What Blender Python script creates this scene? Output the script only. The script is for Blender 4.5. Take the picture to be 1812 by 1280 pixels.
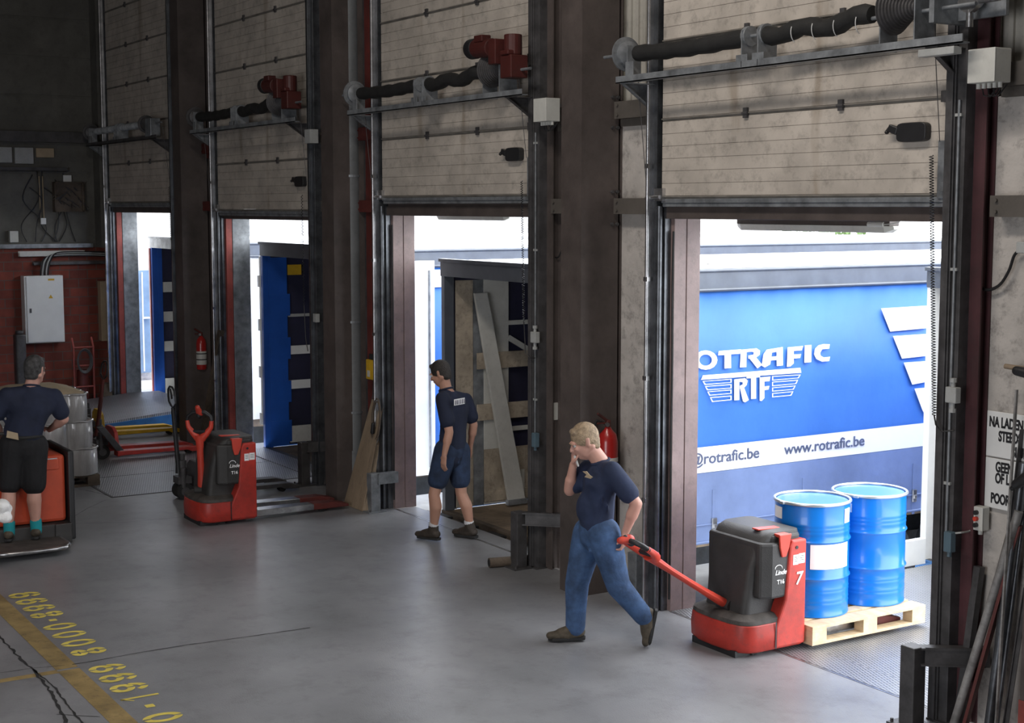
import bpy, math, random
import numpy as np
from mathutils import Vector, Matrix, Euler
random.seed(7)
for o in list(bpy.data.objects): bpy.data.objects.remove(o)
SC = bpy.context.scene; COL = SC.collection
R = math.radians
# ------------------------------------------------------------------ camera
FPX, CAMH, HZ, VX = 2620.0, 3.3, 365.0, -735.0
PITCH = math.atan((640-HZ)/FPX)
YAW = math.pi/2 - math.atan((906-VX)/math.hypot(FPX, 640-HZ))
cd = bpy.data.cameras.new('camera'); cam = bpy.data.objects.new('camera', cd); COL.objects.link(cam)
cam.location = (0, 0, CAMH); cam.rotation_euler = (math.pi/2-PITCH, 0, YAW)
cd.sensor_width = 36; cd.lens = 36*FPX/1812; cd.clip_end = 300
SC.camera = cam
# ------------------------------------------------------------------ world, exposure, lights
w = bpy.data.worlds.new('sky'); SC.world = w; w.use_nodes = True
bg = w.node_tree.nodes['Background']; bg.inputs[0].default_value = (0.93, 0.96, 1.0, 1); bg.inputs[1].default_value = 7.2
SC.view_settings.view_transform = 'Standard'; SC.view_settings.look = 'None'
SC.view_settings.gamma = 1; SC.view_settings.exposure = 0; SC.view_settings.use_curve_mapping = False
def area(name, loc, target, sx, sy, power, color):
    l = bpy.data.lights.new(name, 'AREA'); l.shape = 'RECTANGLE'; l.size = sx; l.size_y = sy; l.energy = power; l.color = color
    o = bpy.data.objects.new(name, l); COL.objects.link(o); o.location = loc
    o.rotation_euler = (Vector(target)-Vector(loc)).to_track_quat('-Z', 'Y').to_euler()
    return o
# daylight of the roof lights over the hall plus a fill lamp added behind the camera, no gate there
area('roof_light', (-7.0, 2.6, 8.2), (-7.5, 6.0, 2.0), 6, .7, 260, (1, .92, .84))
area('fill_light', (-3.0, -5.0, 2.4), (-10, 5, .6), 5, 4, 400, (.95, .96, 1))
# ------------------------------------------------------------------ helpers
FW = Vector((-math.sin(YAW)*math.cos(PITCH), math.cos(YAW)*math.cos(PITCH), -math.sin(PITCH)))
RT = Vector((math.cos(YAW), math.sin(YAW), 0)); UP = RT.cross(FW); CC = Vector((0, 0, CAMH))
def ray(px, py): return FW*FPX + RT*(px-906) - UP*(py-640)
def atz(px, py, z=0): r = ray(px, py); return CC + r*((z-CAMH)/r.z)
def aty(px, py, y): r = ray(px, py); return CC + r*(y/r.y)
def atx(px, py, x): r = ray(px, py); return CC + r*(x/r.x)

def mat(name, col, rough=.6, metal=0, var=.12, scale=4, bump=0, bscale=40, col2=None, dirt=0, coat=0, emit=0, stretch=None, spec=.5):
    m = bpy.data.materials.new(name); m.use_nodes = True; nt = m.node_tree; N = nt.nodes; L = nt.links
    b = N['Principled BSDF']; b.inputs['Roughness'].default_value = rough; b.inputs['Metallic'].default_value = metal
    b.inputs['Specular IOR Level'].default_value = spec
    if coat: b.inputs['Coat Weight'].default_value = coat
    tc = N.new('ShaderNodeTexCoord'); mp = N.new('ShaderNodeMapping'); L.new(tc.outputs['Object'], mp.inputs[0])
    if stretch: mp.inputs['Scale'].default_value = stretch
    n = N.new('ShaderNodeTexNoise'); n.inputs['Scale'].default_value = scale; n.inputs['Detail'].default_value = 6; n.inputs['Roughness'].default_value = .6
    L.new(mp.outputs[0], n.inputs['Vector'])
    cr = N.new('ShaderNodeValToRGB'); cr.color_ramp.elements[0].position = .3; cr.color_ramp.elements[1].position = .72
    c2 = col2 or tuple(max(0, c*(1-2.2*var)) for c in col)
    cr.color_ramp.elements[0].color = (*c2, 1); cr.color_ramp.elements[1].color = (*[min(1, c*(1+var*.6)) for c in col], 1)
    L.new(n.outputs[0], cr.inputs[0]); out = cr.outputs[0]
    if dirt:
        n2 = N.new('ShaderNodeTexNoise'); n2.inputs['Scale'].default_value = scale*3.7; n2.inputs['Detail'].default_value = 8; n2.inputs['Roughness'].default_value = .75
        L.new(mp.outputs[0], n2.inputs['Vector'])
        r2 = N.new('ShaderNodeValToRGB'); r2.color_ramp.elements[0].position = .5; r2.color_ramp.elements[1].position = .68
        r2.color_ramp.elements[0].color = (0, 0, 0, 1); r2.color_ramp.elements[1].color = (dirt, dirt, dirt, 1); L.new(n2.outputs[0], r2.inputs[0])
        mx = N.new('ShaderNodeMix'); mx.data_type = 'RGBA'; L.new(r2.outputs[0], mx.inputs[0]); L.new(out, mx.inputs[6]); mx.inputs[7].default_value = (.035, .03, .027, 1)
        out = mx.outputs[2]
    L.new(out, b.inputs['Base Color'])
    if emit: b.inputs['Emission Strength'].default_value = emit; b.inputs['Emission Color'].default_value = (*col, 1)
    if bump:
        n3 = N.new('ShaderNodeTexNoise'); n3.inputs['Scale'].default_value = bscale; n3.inputs['Detail'].default_value = 4; L.new(mp.outputs[0], n3.inputs['Vector'])
        bp = N.new('ShaderNodeBump'); bp.inputs['Strength'].default_value = bump; bp.inputs['Distance'].default_value = .01
        L.new(n3.outputs[0], bp.inputs['Height']); L.new(bp.outputs[0], b.inputs['Normal'])
    m.diffuse_color = (*col, 1)
    return m
M = {}
M['floor'] = mat('floor_concrete', (.265, .27, .285), .36, 0, .16, .9, .12, 90, dirt=.28, spec=.5)
M['clad_shade'] = mat('shaded_cladding', (.14, .135, .12), .8, 0, .15, 2, .1, 20, dirt=.3)  # cladding tone darkened, the dimness of the far end put into the colour
M['conc'] = mat('wall_concrete', (.52, .485, .45), .85, 0, .14, 2.2, .5, 30, dirt=.5)
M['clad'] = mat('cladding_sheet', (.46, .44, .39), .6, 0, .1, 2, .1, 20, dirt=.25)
M['column'] = mat('brown_paint_steel', (.105, .085, .078), .55, 0, .2, 2.5, .15, 60, dirt=.3)
M['brown'] = mat('jamb_brown_paint', (.26, .19, .18), .5, 0, .15, 2.5, .1, 60, dirt=.25)
M['girt'] = mat('girt_paint', (.13, .115, .10), .6, 0, .18, 3, .1, 40, dirt=.3)
M['redpaint'] = mat('red_lead_paint', (.16, .028, .022), .6, 0, .3, 2, .1, 40, dirt=.4)
M['plum'] = mat('plum_paint', (.085, .03, .035), .6, 0, .25, 2, .1, 40, dirt=.3)
M['redjamb'] = mat('red_jamb_paint', (.36, .07, .055), .55, 0, .2, 3, .1, 40, dirt=.3)
M['galv'] = mat('galvanised_steel', (.30, .32, .34), .5, .35, .25, 7, .1, 60, dirt=.2)
M['track'] = mat('track_steel', (.16, .17, .185), .35, .75, .25, 5, .1, 40, dirt=.35)
M['bright'] = mat('worn_bright_steel', (.55, .55, .56), .28, .9, .25, 6, .08, 60, dirt=.2)
M['darksteel'] = mat('dark_steel', (.095, .092, .095), .5, .2, .25, 6, .1, 50, dirt=.3)
M['blackp'] = mat('black_plastic', (.022, .022, .024), .42, 0, .15, 6, .15, 120)
M['rubber'] = mat('rubber', (.018, .018, .018), .75, 0, .2, 8, .2, 60)
M['panel'] = mat('door_panel_cream', (.58, .525, .46), .6, 0, .14, 2.2, .12, 90, dirt=.35)
M['panelbar'] = mat('panel_joint', (.26, .24, .21), .6, 0, .2, 5)
M['white'] = mat('white_paint', (.78, .79, .78), .45, 0, .04, 3, 0)
M['offwhite'] = mat('offwhite_enamel', (.60, .60, .56), .45, 0, .06, 5, 0, dirt=.1)
M['plastic_grey'] = mat('grey_box_plastic', (.42, .43, .42), .5, 0, .08, 6, 0, dirt=.2)
M['pipe'] = mat('grey_pipe', (.17, .18, .185), .55, 0, .12, 3, .1, 30, dirt=.25)
M['wood'] = mat('plywood', (.33, .25, .17), .75, 0, .2, 3, .25, 60, dirt=.4, stretch=(1, 1, .3))
M['wooddark'] = mat('dark_wood', (.15, .115, .085), .8, 0, .3, 3, .3, 60, dirt=.4)
M['pine'] = mat('pine_wood', (.72, .56, .36), .7, 0, .15, 5, .2, 60, stretch=(.4, 2, 2), dirt=.15)
M['slat'] = mat('trailer_slat_wood', (.47, .40, .31), .75, 0, .2, 4, .25, 60, dirt=.45)
M['blue'] = mat('curtain_blue', (.05, .185, .56), .6, 0, .12, .9, .3, 6, col2=(.032, .14, .48))
M['blueseam'] = mat('curtain_seam', (.06, .235, .64), .42, 0, .1, 3)
M['bluelow'] = mat('curtain_blue_faded', (.19, .26, .46), .5, 0, .16, 1.2, .5, 5)
M['bluepanel'] = mat('blue_panel', (.015, .09, .42), .4, 0, .1, 3, 0)
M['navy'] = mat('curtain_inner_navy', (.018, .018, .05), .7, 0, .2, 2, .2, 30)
M['railgrey'] = mat('trailer_rail', (.13, .145, .17), .45, .3, .1, 4, 0)
M['tireg'] = mat('underbody', (.05, .055, .06), .7, 0, .3, 5)
M['drum'] = mat('drum_blue', (.004, .17, .62), .28, .0, .04, 3, 0, coat=.25)
M['drumrim'] = mat('drum_rim', (.55, .60, .63), .3, .7, .05, 3)
M['red'] = mat('truck_red', (.55, .045, .03), .42, 0, .18, 4, .05, 60, dirt=.35)
M['redbright'] = mat('tiller_red', (.62, .06, .035), .4, 0, .08, 4)
M['orange'] = mat('stacker_orange', (.60, .085, .035), .45, 0, .08, 4, dirt=.1)
M['hood'] = mat('hood_dark', (.045, .043, .042), .55, 0, .2, 4, .2, 150, dirt=.1)
M['deck'] = mat('deck_dusty', (.085, .075, .068), .75, 0, .3, 8, .2, 90)
M['yellow'] = mat('yellow_plastic', (.70, .42, .02), .5, 0, .1, 6)
M['yline'] = mat('yellow_line_worn', (.38, .27, .11), .6, 0, .25, 3, .1, 80, dirt=.45)
M['ynum'] = mat('yellow_stencil', (.85, .70, .14), .6, 0, .15, 5, .05, 80, dirt=.12)
M['crack'] = mat('crack_fill', (.03, .03, .032), .7, 0, .3, 6)
M['skin'] = mat('skin', (.50, .27, .19), .5, 0, .05, 5)
M['skin2'] = mat('skin_fair', (.60, .33, .26), .5, 0, .06, 5)
M['shirt'] = mat('navy_shirt', (.012, .018, .045), .85, 0, .15, 5, .5, 14)
M['shirt2'] = mat('blue_navy_shirt', (.018, .03, .075), .85, 0, .15, 5, .5, 14)
M['motorred'] = mat('motor_red', (.085, .018, .015), .5, 0, .2, 5, dirt=.3)
M['palesteel'] = mat('pale_worn_steel', (.38, .37, .36), .5, .2, .3, 6, dirt=.35)
M['jeans'] = mat('blue_jeans', (.058, .12, .26), .85, 0, .3, 7, .6, 18)
M['shorts'] = mat('denim_shorts', (.022, .042, .095), .85, 0, .3, 7, .6, 18)
M['bshorts'] = mat('black_shorts', (.010, .010, .012), .85, 0, .2, 7, .6, 18)
M['hairblond'] = mat('hair_blond', (.42, .31, .20), .7, 0, .25, 30, .8, 90)
M['hairdark'] = mat('hair_dark', (.03, .024, .02), .65, 0, .25, 30, .8, 90)
M['hairgrey'] = mat('hair_greying', (.07, .068, .068), .65, 0, .4, 30, .8, 90)
M['shoe'] = mat('shoe_brown', (.055, .042, .032), .7, 0, .25, 14, .3, 60)
M['shoe2'] = mat('shoe_suede', (.10, .08, .055), .75, 0, .3, 14, .3, 60)
M['sole'] = mat('shoe_sole', (.02, .02, .02), .7)
M['teal'] = mat('teal_sock', (.01, .30, .34), .85)
M['sock'] = mat('white_sock', (.65, .65, .67), .85)
M['wrap'] = mat('stretch_film', (.42, .41, .41), .22, 0, .25, 5, .8, 22, coat=.6, stretch=(1, 1, .25))
M['card'] = mat('cardboard', (.42, .33, .22), .8, 0, .1, 4, .1, 30)
M['foliage'] = mat('foliage', (.10, .17, .05), .7, 0, .3, 6)
M['stucco'] = mat('outside_stucco', (.55, .53, .50), .9, 0, .12, 14, .4, 60)
M['asphalt'] = mat('yard_concrete', (.38, .38, .38), .85, 0, .12, 3)
M['ceiling'] = mat('ceiling_sheet', (.08, .078, .075), .8)
M['red_ext'] = mat('extinguisher_red', (.42, .018, .015), .3, 0, .06, 4, coat=.3)
M['textblack'] = mat('black_lettering', (.015, .015, .018), .6)
M['textgrey'] = mat('slate_lettering', (.10, .12, .20), .6)
M['textwhite'] = mat('white_lettering', (.90, .90, .90), .5, 0, .01)
M['bluedoor'] = mat('blue_grey_door', (.20, .30, .42), .5)
M['teal_box'] = mat('blue_grey_box', (.10, .16, .20), .5)
M['dirtyblue'] = mat('blue_dock_edge', (.03, .16, .42), .5, 0, .15, 5, dirt=.3)

def tex_brick():
    m = bpy.data.materials.new('red_brick'); m.use_nodes = True; N = m.node_tree.nodes; L = m.node_tree.links
    b = N['Principled BSDF']; b.inputs['Roughness'].default_value = .8
    tc = N.new('ShaderNodeTexCoord'); sx = N.new('ShaderNodeSeparateXYZ'); cb = N.new('ShaderNodeCombineXYZ')
    L.new(tc.outputs['Object'], sx.inputs[0]); L.new(sx.outputs['Y'], cb.inputs['X']); L.new(sx.outputs['Z'], cb.inputs['Y'])
    br = N.new('ShaderNodeTexBrick'); L.new(cb.outputs[0], br.inputs['Vector'])
    br.inputs['Color1'].default_value = (.30, .065, .04, 1); br.inputs['Color2'].default_value = (.20, .045, .03, 1)
    br.inputs['Mortar'].default_value = (.16, .10, .085, 1); br.inputs['Scale'].default_value = 1
    br.inputs['Mortar Size'].default_value = .008; br.inputs['Brick Width'].default_value = .30; br.inputs['Row Height'].default_value = .15
    n = N.new('ShaderNodeTexNoise'); n.inputs['Scale'].default_value = 5; L.new(tc.outputs['Object'], n.inputs['Vector'])
    mx = N.new('ShaderNodeMix'); mx.data_type = 'RGBA'; mx.blend_type = 'MULTIPLY'; mx.inputs[0].default_value = .6
    L.new(br.outputs[0], mx.inputs[6]); L.new(n.outputs[0], mx.inputs[7]); L.new(mx.outputs[2], b.inputs['Base Color'])
    bp = N.new('ShaderNodeBump'); bp.inputs['Strength'].default_value = .5; bp.inputs['Distance'].default_value = .01; bp.invert = True
    L.new(br.outputs[1], bp.inputs['Height']); L.new(bp.outputs[0], b.inputs['Normal'])
    return m
M['brick'] = tex_brick()
def tex_diamond():
    m = bpy.data.materials.new('chequer_plate'); m.use_nodes = True; N = m.node_tree.nodes; L = m.node_tree.links
    b = N['Principled BSDF']; b.inputs['Metallic'].default_value = .7
    tc = N.new('ShaderNodeTexCoord')
    hs = []
    for s, off in ((1, 0), (-1, math.pi/2)):
        mp = N.new('ShaderNodeMapping'); mp.inputs['Rotation'].default_value = (0, 0, s*R(45)); mp.inputs['Scale'].default_value = (18, 50, 1) if s > 0 else (18, 50, 1)
        L.new(tc.outputs['Object'], mp.inputs[0])
        v = N.new('ShaderNodeTexVoronoi'); v.inputs['Scale'].default_value = 1; v.inputs['Randomness'].default_value = 0; L.new(mp.outputs[0], v.inputs['Vector'])
        r = N.new('ShaderNodeValToRGB'); r.color_ramp.elements[0].position = .22; r.color_ramp.elements[0].color = (1, 1, 1, 1); r.color_ramp.elements[1].position = .42; r.color_ramp.elements[1].color = (0, 0, 0, 1)
        L.new(v.outputs['Distance'], r.inputs[0]); hs.append(r)
    mx = N.new('ShaderNodeMix'); mx.data_type = 'RGBA'; mx.blend_type = 'LIGHTEN'; mx.inputs[0].default_value = 1
    L.new(hs[0].outputs[0], mx.inputs[6]); L.new(hs[1].outputs[0], mx.inputs[7])
    n = N.new('ShaderNodeTexNoise'); n.inputs['Scale'].default_value = 2.5; n.inputs['Detail'].default_value = 6; L.new(tc.outputs['Object'], n.inputs['Vector'])
    c = N.new('ShaderNodeValToRGB'); c.color_ramp.elements[0].color = (.13, .135, .14, 1); c.color_ramp.elements[1].color = (.30, .31, .33, 1); L.new(n.outputs[0], c.inputs[0])
    m2 = N.new('ShaderNodeMix'); m2.data_type = 'RGBA'; L.new(mx.outputs[2], m2.inputs[0]); L.new(c.outputs[0], m2.inputs[6]); m2.inputs[7].default_value = (.50, .51, .53, 1)
    L.new(m2.outputs[2], b.inputs['Base Color']); b.inputs['Roughness'].default_value = .38
    bp = N.new('ShaderNodeBump'); bp.inputs['Strength'].default_value = .8; bp.inputs['Distance'].default_value = .004; L.new(mx.outputs[2], bp.inputs['Height']); L.new(bp.outputs[0], b.inputs['Normal'])
    return m
M['plate'] = tex_diamond()
def panel_mat():   # cream panels with brown water stains running down at two places
    m = M['panel']; N = m.node_tree.nodes; L = m.node_tree.links; b = N['Principled BSDF']
    src = b.inputs['Base Color'].links[0].from_socket
    tc = N.new('ShaderNodeTexCoord'); mp = N.new('ShaderNodeMapping'); mp.inputs['Scale'].default_value = (4.3, 1, .9); L.new(tc.outputs['Object'], mp.inputs[0])
    n = N.new('ShaderNodeTexNoise'); n.inputs['Scale'].default_value = 1; n.inputs['Detail'].default_value = 5; L.new(mp.outputs[0], n.inputs['Vector'])
    sx = N.new('ShaderNodeSeparateXYZ'); L.new(tc.outputs['Object'], sx.inputs[0])
    acc = None
    for c in (-.55, .36):
        a = N.new('ShaderNodeMath'); a.operation = 'SUBTRACT'; L.new(sx.outputs['X'], a.inputs[0]); a.inputs[1].default_value = c
        d = N.new('ShaderNodeMath'); d.operation = 'ABSOLUTE'; L.new(a.outputs[0], d.inputs[0])
        e = N.new('ShaderNodeMapRange'); e.inputs['From Min'].default_value = .04; e.inputs['From Max'].default_value = .2; e.inputs['To Min'].default_value = .3; e.inputs['To Max'].default_value = 0; L.new(d.outputs[0], e.inputs['Value'])
        if acc is None: acc = e.outputs[0]
        else:
            s = N.new('ShaderNodeMath'); s.operation = 'ADD'; L.new(acc, s.inputs[0]); L.new(e.outputs[0], s.inputs[1]); acc = s.outputs[0]
    s2 = N.new('ShaderNodeMath'); s2.operation = 'ADD'; L.new(acc, s2.inputs[0]); L.new(n.outputs[0], s2.inputs[1])
    r = N.new('ShaderNodeValToRGB'); r.color_ramp.elements[0].position = .74; r.color_ramp.elements[1].position = .86
    r.color_ramp.elements[0].color = (0, 0, 0, 1); r.color_ramp.elements[1].color = (.45, .45, .45, 1); L.new(s2.outputs[0], r.inputs[0])
    mx = N.new('ShaderNodeMix'); mx.data_type = 'RGBA'; L.new(r.outputs[0], mx.inputs[0]); L.new(src, mx.inputs[6]); mx.inputs[7].default_value = (.22, .16, .10, 1)
    L.new(mx.outputs[2], b.inputs['Base Color'])
panel_mat()

class MB:
    def __init__(s): s.v = []; s.f = []
    def add(s, vs, fs):
        o = len(s.v); s.v += [tuple(v) for v in vs]; s.f += [tuple(i+o for i in f) for f in fs]; return s
    def box(s, x0, x1, y0, y1, z0, z1):
        vs = [(x, y, z) for z in (z0, z1) for y in (y0, y1) for x in (x0, x1)]
        return s.add(vs, [(0, 2, 3, 1), (4, 5, 7, 6), (0, 1, 5, 4), (2, 6, 7, 3), (0, 4, 6, 2), (1, 3, 7, 5)])
    def hexa(s, a, b):   # a, b: four points each (two opposite faces)
        return s.add(list(a)+list(b), [(3, 2, 1, 0), (4, 5, 6, 7), (0, 1, 5, 4), (1, 2, 6, 5), (2, 3, 7, 6), (3, 0, 4, 7)])
    def beam(s, p, q, w, h, up=(0, 0, 1)):
        p = Vector(p); q = Vector(q); d = (q-p).normalized(); u = Vector(up)
        if abs(d.dot(u)) > .98: u = Vector((1, 0, 0))
        a = d.cross(u).normalized()*(w/2); b = a.cross(d).normalized()*(h/2)
        return s.hexa([p-a-b, p+a-b, p+a+b, p-a+b], [q-a-b, q+a-b, q+a+b, q-a+b])
    def rings(s, R_, cap=True, closed=False):
        n = len(R_[0]); o = len(s.v)
        for r in R_: s.v += [tuple(p) for p in r]
        m = len(R_)
        for i in range(m if closed else m-1):
            for j in range(n):
                a = o+i*n+j; b = o+i*n+(j+1) % n; c = o+((i+1) % m)*n+(j+1) % n; d = o+((i+1) % m)*n+j
                s.f.append((a, b, c, d))
        if cap and not closed:
            s.f.append(tuple(o+j for j in range(n))[::-1]); s.f.append(tuple(o+(m-1)*n+j for j in range(n)))
        return s
    def tube(s, pts, r, n=10, closed=False, flat=1.0, side=None):
        pts = [Vector(p) for p in pts]; rr = r if isinstance(r, (list, tuple)) else [r]*len(pts); out = []
        t0 = (pts[1]-pts[0]).normalized(); u = Vector(side) if side else (Vector((0, 0, 1)) if abs(t0.z) < .9 else Vector((1, 0, 0)))
        u = (u-t0*u.dot(t0)).normalized()
        for i, p in enumerate(pts):
            if closed: t = (pts[(i+1) % len(pts)]-pts[i-1]).normalized()
            else: t = (pts[min(i+1, len(pts)-1)]-pts[max(i-1, 0)]).normalized()
            u = (u-t*u.dot(t)).normalized(); v = t.cross(u)
            out.append([p+(u*math.cos(2*math.pi*k/n)+v*math.sin(2*math.pi*k/n)*flat)*rr[i] for k in range(n)])
        return s.rings(out, True, closed)
    def cyl(s, p, q, r, n=20, r2=None): return s.tube([p, q], [r, r if r2 is None else r2], n)
    def lathe(s, prof, c=(0, 0, 0), axis='z', n=28):   # prof: (radius, height)
        out = []
        for r, h in prof:
            ring = []
            for k in range(n):
                a = 2*math.pi*k/n; x, y = r*math.cos(a), r*math.sin(a)
                ring.append({'z': (c[0]+x, c[1]+y, c[2]+h), 'x': (c[0]+h, c[1]+x, c[2]+y), 'y': (c[0]+x, c[1]+h, c[2]-y)}[axis])
            out.append(ring)
        return s.rings(out)
    def prism(s, poly, fn, d0, d1):   # poly of 2-D points, fn(a,b,d) -> xyz
        n = len(poly); A = [fn(a, b, d0) for a, b in poly]; B = [fn(a, b, d1) for a, b in poly]
        return s.add(A+B, [tuple(range(n))[::-1], tuple(range(n, 2*n))]+[(i, (i+1) % n, n+(i+1) % n, n+i) for i in range(n)])
    def ball(s, c, r, sc=(1, 1, 1), n=12, m=8, rot=None):
        out = []
        for i in range(m+1):
            a = math.pi*(i/m*.98+.01); ring = []
            for k in range(n):
                b = 2*math.pi*k/n; p = Vector((math.sin(a)*math.cos(b)*sc[0], math.sin(a)*math.sin(b)*sc[1], math.cos(a)*sc[2]))*r
                if rot: p = rot @ p
                ring.append(Vector(c)+p)
            out.append(ring)
        return s.rings(out)
    def limb(s, p, q, ra, rb, flat=1.0, side=(1, 0, 0), n=14):   # tapered capsule; flat squeezes across 'side'
        p = Vector(p); q = Vector(q); d = q-p; L = d.length; d = d/max(L, 1e-6)
        u = Vector(side); u = u-d*u.dot(d)
        if u.length < 1e-3: u = Vector((0, 1, 0))-d*d.y
        u.normalize(); v = d.cross(u); out = []
        for k in range(5): a = math.pi/2*(1-k/4.0)*.97; out.append((p-d*ra*math.sin(a)*min(1, flat*1.15), ra*math.cos(a)))
        for k in range(1, 4): out.append((p+d*L*k/4, ra+(rb-ra)*k/4))
        for k in range(5): a = math.pi/2*(k/4.0)*.97; out.append((q+d*rb*math.sin(a)*min(1, flat*1.15), rb*math.cos(a)))
        return s.rings([[c+(u*math.cos(2*math.pi*j/n)+v*math.sin(2*math.pi*j/n)*flat)*r for j in range(n)] for c, r in out])
    def build(s, name, m, parent=None, loc=None, bevel=0, smooth=False, mods=None):
        me = bpy.data.meshes.new(name)
        me.from_pydata([tuple(v) for v in s.v], [], s.f); me.update()
        me.materials.append(M[m] if isinstance(m, str) else m)
        if parent is not None:   # vertices are given in world space; move them into the parent's frame
            inv = parent['_w'] if False else PW[parent.name].inverted()
            me.transform(inv)
        o = bpy.data.objects.new(name, me); COL.objects.link(o)
        if parent is not None: o.parent = parent; PW[o.name] = PW[parent.name]
        else:
            c = Vector(loc) if loc is not None else Vector([(min(v[i] for v in s.v)+max(v[i] for v in s.v))/2 for i in range(2)]+[min(v[2] for v in s.v)])
            me.transform(Matrix.Translation(-c)); o.location = c; PW[o.name] = Matrix.Translation(c)
        if bevel:
            b = o.modifiers.new('bevel', 'BEVEL'); b.width = bevel; b.segments = 2; b.limit_method = 'ANGLE'; b.angle_limit = R(40)
        if smooth: sm(o)
        return o
PW = {}
def sm(o, ang=40):
    me = o.data
    me.polygons.foreach_set('use_smooth', [True]*len(me.polygons))
    try: me.set_sharp_from_angle(angle=R(ang))
    except Exception: pass
def fixn(o):
    import bmesh
    bm = bmesh.new(); bm.from_mesh(o.data); bmesh.ops.recalc_face_normals(bm, faces=bm.faces); bm.to_mesh(o.data); bm.free()
def tag(o, label=None, cat=None, group=None, kind=None):
    if label: o['label'] = label
    if cat: o['category'] = cat
    if group: o['group'] = group
    if kind: o['kind'] = kind
    return o
def thing(name, loc, label, cat, group=None, rz=0, kind=None):
    o = bpy.data.objects.new(name, None); COL.objects.link(o); o.location = loc; o.rotation_euler = (0, 0, rz); o.empty_display_size = .1
    PW[o.name] = Matrix.Translation(Vector(loc)) @ Matrix.Rotation(rz, 4, 'Z')
    return tag(o, label, cat, group, kind)
def copy_tree(o, parent=None):
    c = o.copy(); COL.objects.link(c)
    if parent is not None: c.parent = parent
    PW[c.name] = PW[o.name]
    for ch in [x for x in list(bpy.data.objects) if x.parent == o]: copy_tree(ch, c)
    return c
_font = None
def text(s, name, m, parent, origin, right, up, size, depth=.002, align='LEFT', xs=1.0, label=None, shear=0, bold=.012):
    cu = bpy.data.curves.new('txt', 'FONT'); cu.body = s; cu.size = size; cu.extrude = depth; cu.align_x = align; cu.offset = size*bold; cu.shear = shear
    t = bpy.data.objects.new('txt', cu); COL.objects.link(t); bpy.context.view_layer.update()
    me = bpy.data.meshes.new_from_object(t.evaluated_get(bpy.context.evaluated_depsgraph_get()))
    bpy.data.objects.remove(t); bpy.data.curves.remove(cu)
    r = Vector(right).normalized(); u = Vector(up).normalized(); n = r.cross(u)
    mt = Matrix(((r.x*xs, u.x, n.x, origin[0]), (r.y*xs, u.y, n.y, origin[1]), (r.z*xs, u.z, n.z, origin[2]), (0, 0, 0, 1)))
    me.transform(mt); me.materials.clear(); me.materials.append(M[m]); me.name = name
    if parent is not None: me.transform(PW[parent.name].inverted())
    o = bpy.data.objects.new(name, me); COL.objects.link(o)
    if parent is not None: o.parent = parent; PW[o.name] = PW[parent.name]
    if label: o['label'] = label
    return o
def struct(o): o['kind'] = 'structure'; return o
# ================================================================== SETTING
PER = 4.87
DX = {4: 0.0, 3: -PER, 2: -2*PER, 1: -3*PER, 5: PER}
ZB = {4: 3.37, 3: 3.40, 2: 3.25, 1: 3.36}
XL, XR, WY = -24.7, 3.5, 7.4
RS = {5: .04, 4: .095, 3: .16, 2: .24, 1: .28}
CS = {5: 0, 4: .02, 3: .10, 2: .06}
b = MB(); b.box(XL-.3, XR, -9, 7.36, -.12, 0)
for n in (4, 3, 2, 1): b.box(-9.36+DX[n], -6.5+DX[n], 7.37, 7.62, -.12, -.004)
fl = b.build('floor', 'floor', loc=(0, 0, 0)); struct(fl)
b = MB()
for n in (5, 4, 3, 2, 1):      # piers between the doors
    x1 = -9.42+DX[n]; x0 = -6.44+DX[n-1] if n > 1 else XL-.3
    b.box(x0, x1, WY, 7.62, -.1, 3.36)
b.box(-6.44+PER, XR, WY, 7.62, -.1, 3.36)
for n in (4, 3, 2, 1): b.box(-9.42+DX[n], -6.44+DX[n], WY+.0, 7.62, 3.36, 4.0)
for n in (5, 4, 3, 2, 1):
    x1 = -9.42+DX[n]; x0 = -6.44+DX[n-1] if n > 1 else XL-.3
    b.box(x0, x1, WY, 7.62, 3.36, 3.97)
b.box(-6.44, XR, WY+.001, 7.62, 3.3601, 3.97)
struct(b.build('wall_back', 'conc', loc=(0, 0, 0)))
b = MB(); b.box(XL-.3, XR, WY+.05, 7.62, 3.97, 9)
for k in range(int((XR-XL)/.1)):
    x = XL+k*.1; b.box(x, x+.035, WY+.03, WY+.05, 3.98, 8.98)
struct(b.build('wall_back', 'clad', loc=(0, 0, 0))).name = 'wall_back_upper'
b = MB(); b.box(XL-.3, XL, -9, 7.4, 0, 2.62); struct(b.build('wall_left', 'brick', loc=(0, 0, 0)))
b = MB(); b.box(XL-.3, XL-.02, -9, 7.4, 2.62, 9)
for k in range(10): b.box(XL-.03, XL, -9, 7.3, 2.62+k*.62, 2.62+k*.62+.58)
struct(b.build('wall_left', 'clad_shade', loc=(0, 0, 0))).name = 'wall_left_upper'
b = MB(); b.box(XR, XR+.2, -9, 7.62, 0, 9); struct(b.build('wall_right', 'conc', loc=(0, 0, 0)))
b = MB(); b.box(XL-.3, XR, -9.2, -9, 0, 9); struct(b.build('wall_front', 'conc', loc=(0, 0, 0)))
b = MB(); b.box(XL-.3, XR+.2, -9.2, 7.62, 9, 9.15); struct(b.build('ceiling', 'ceiling', loc=(0, 0, 0)))
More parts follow.
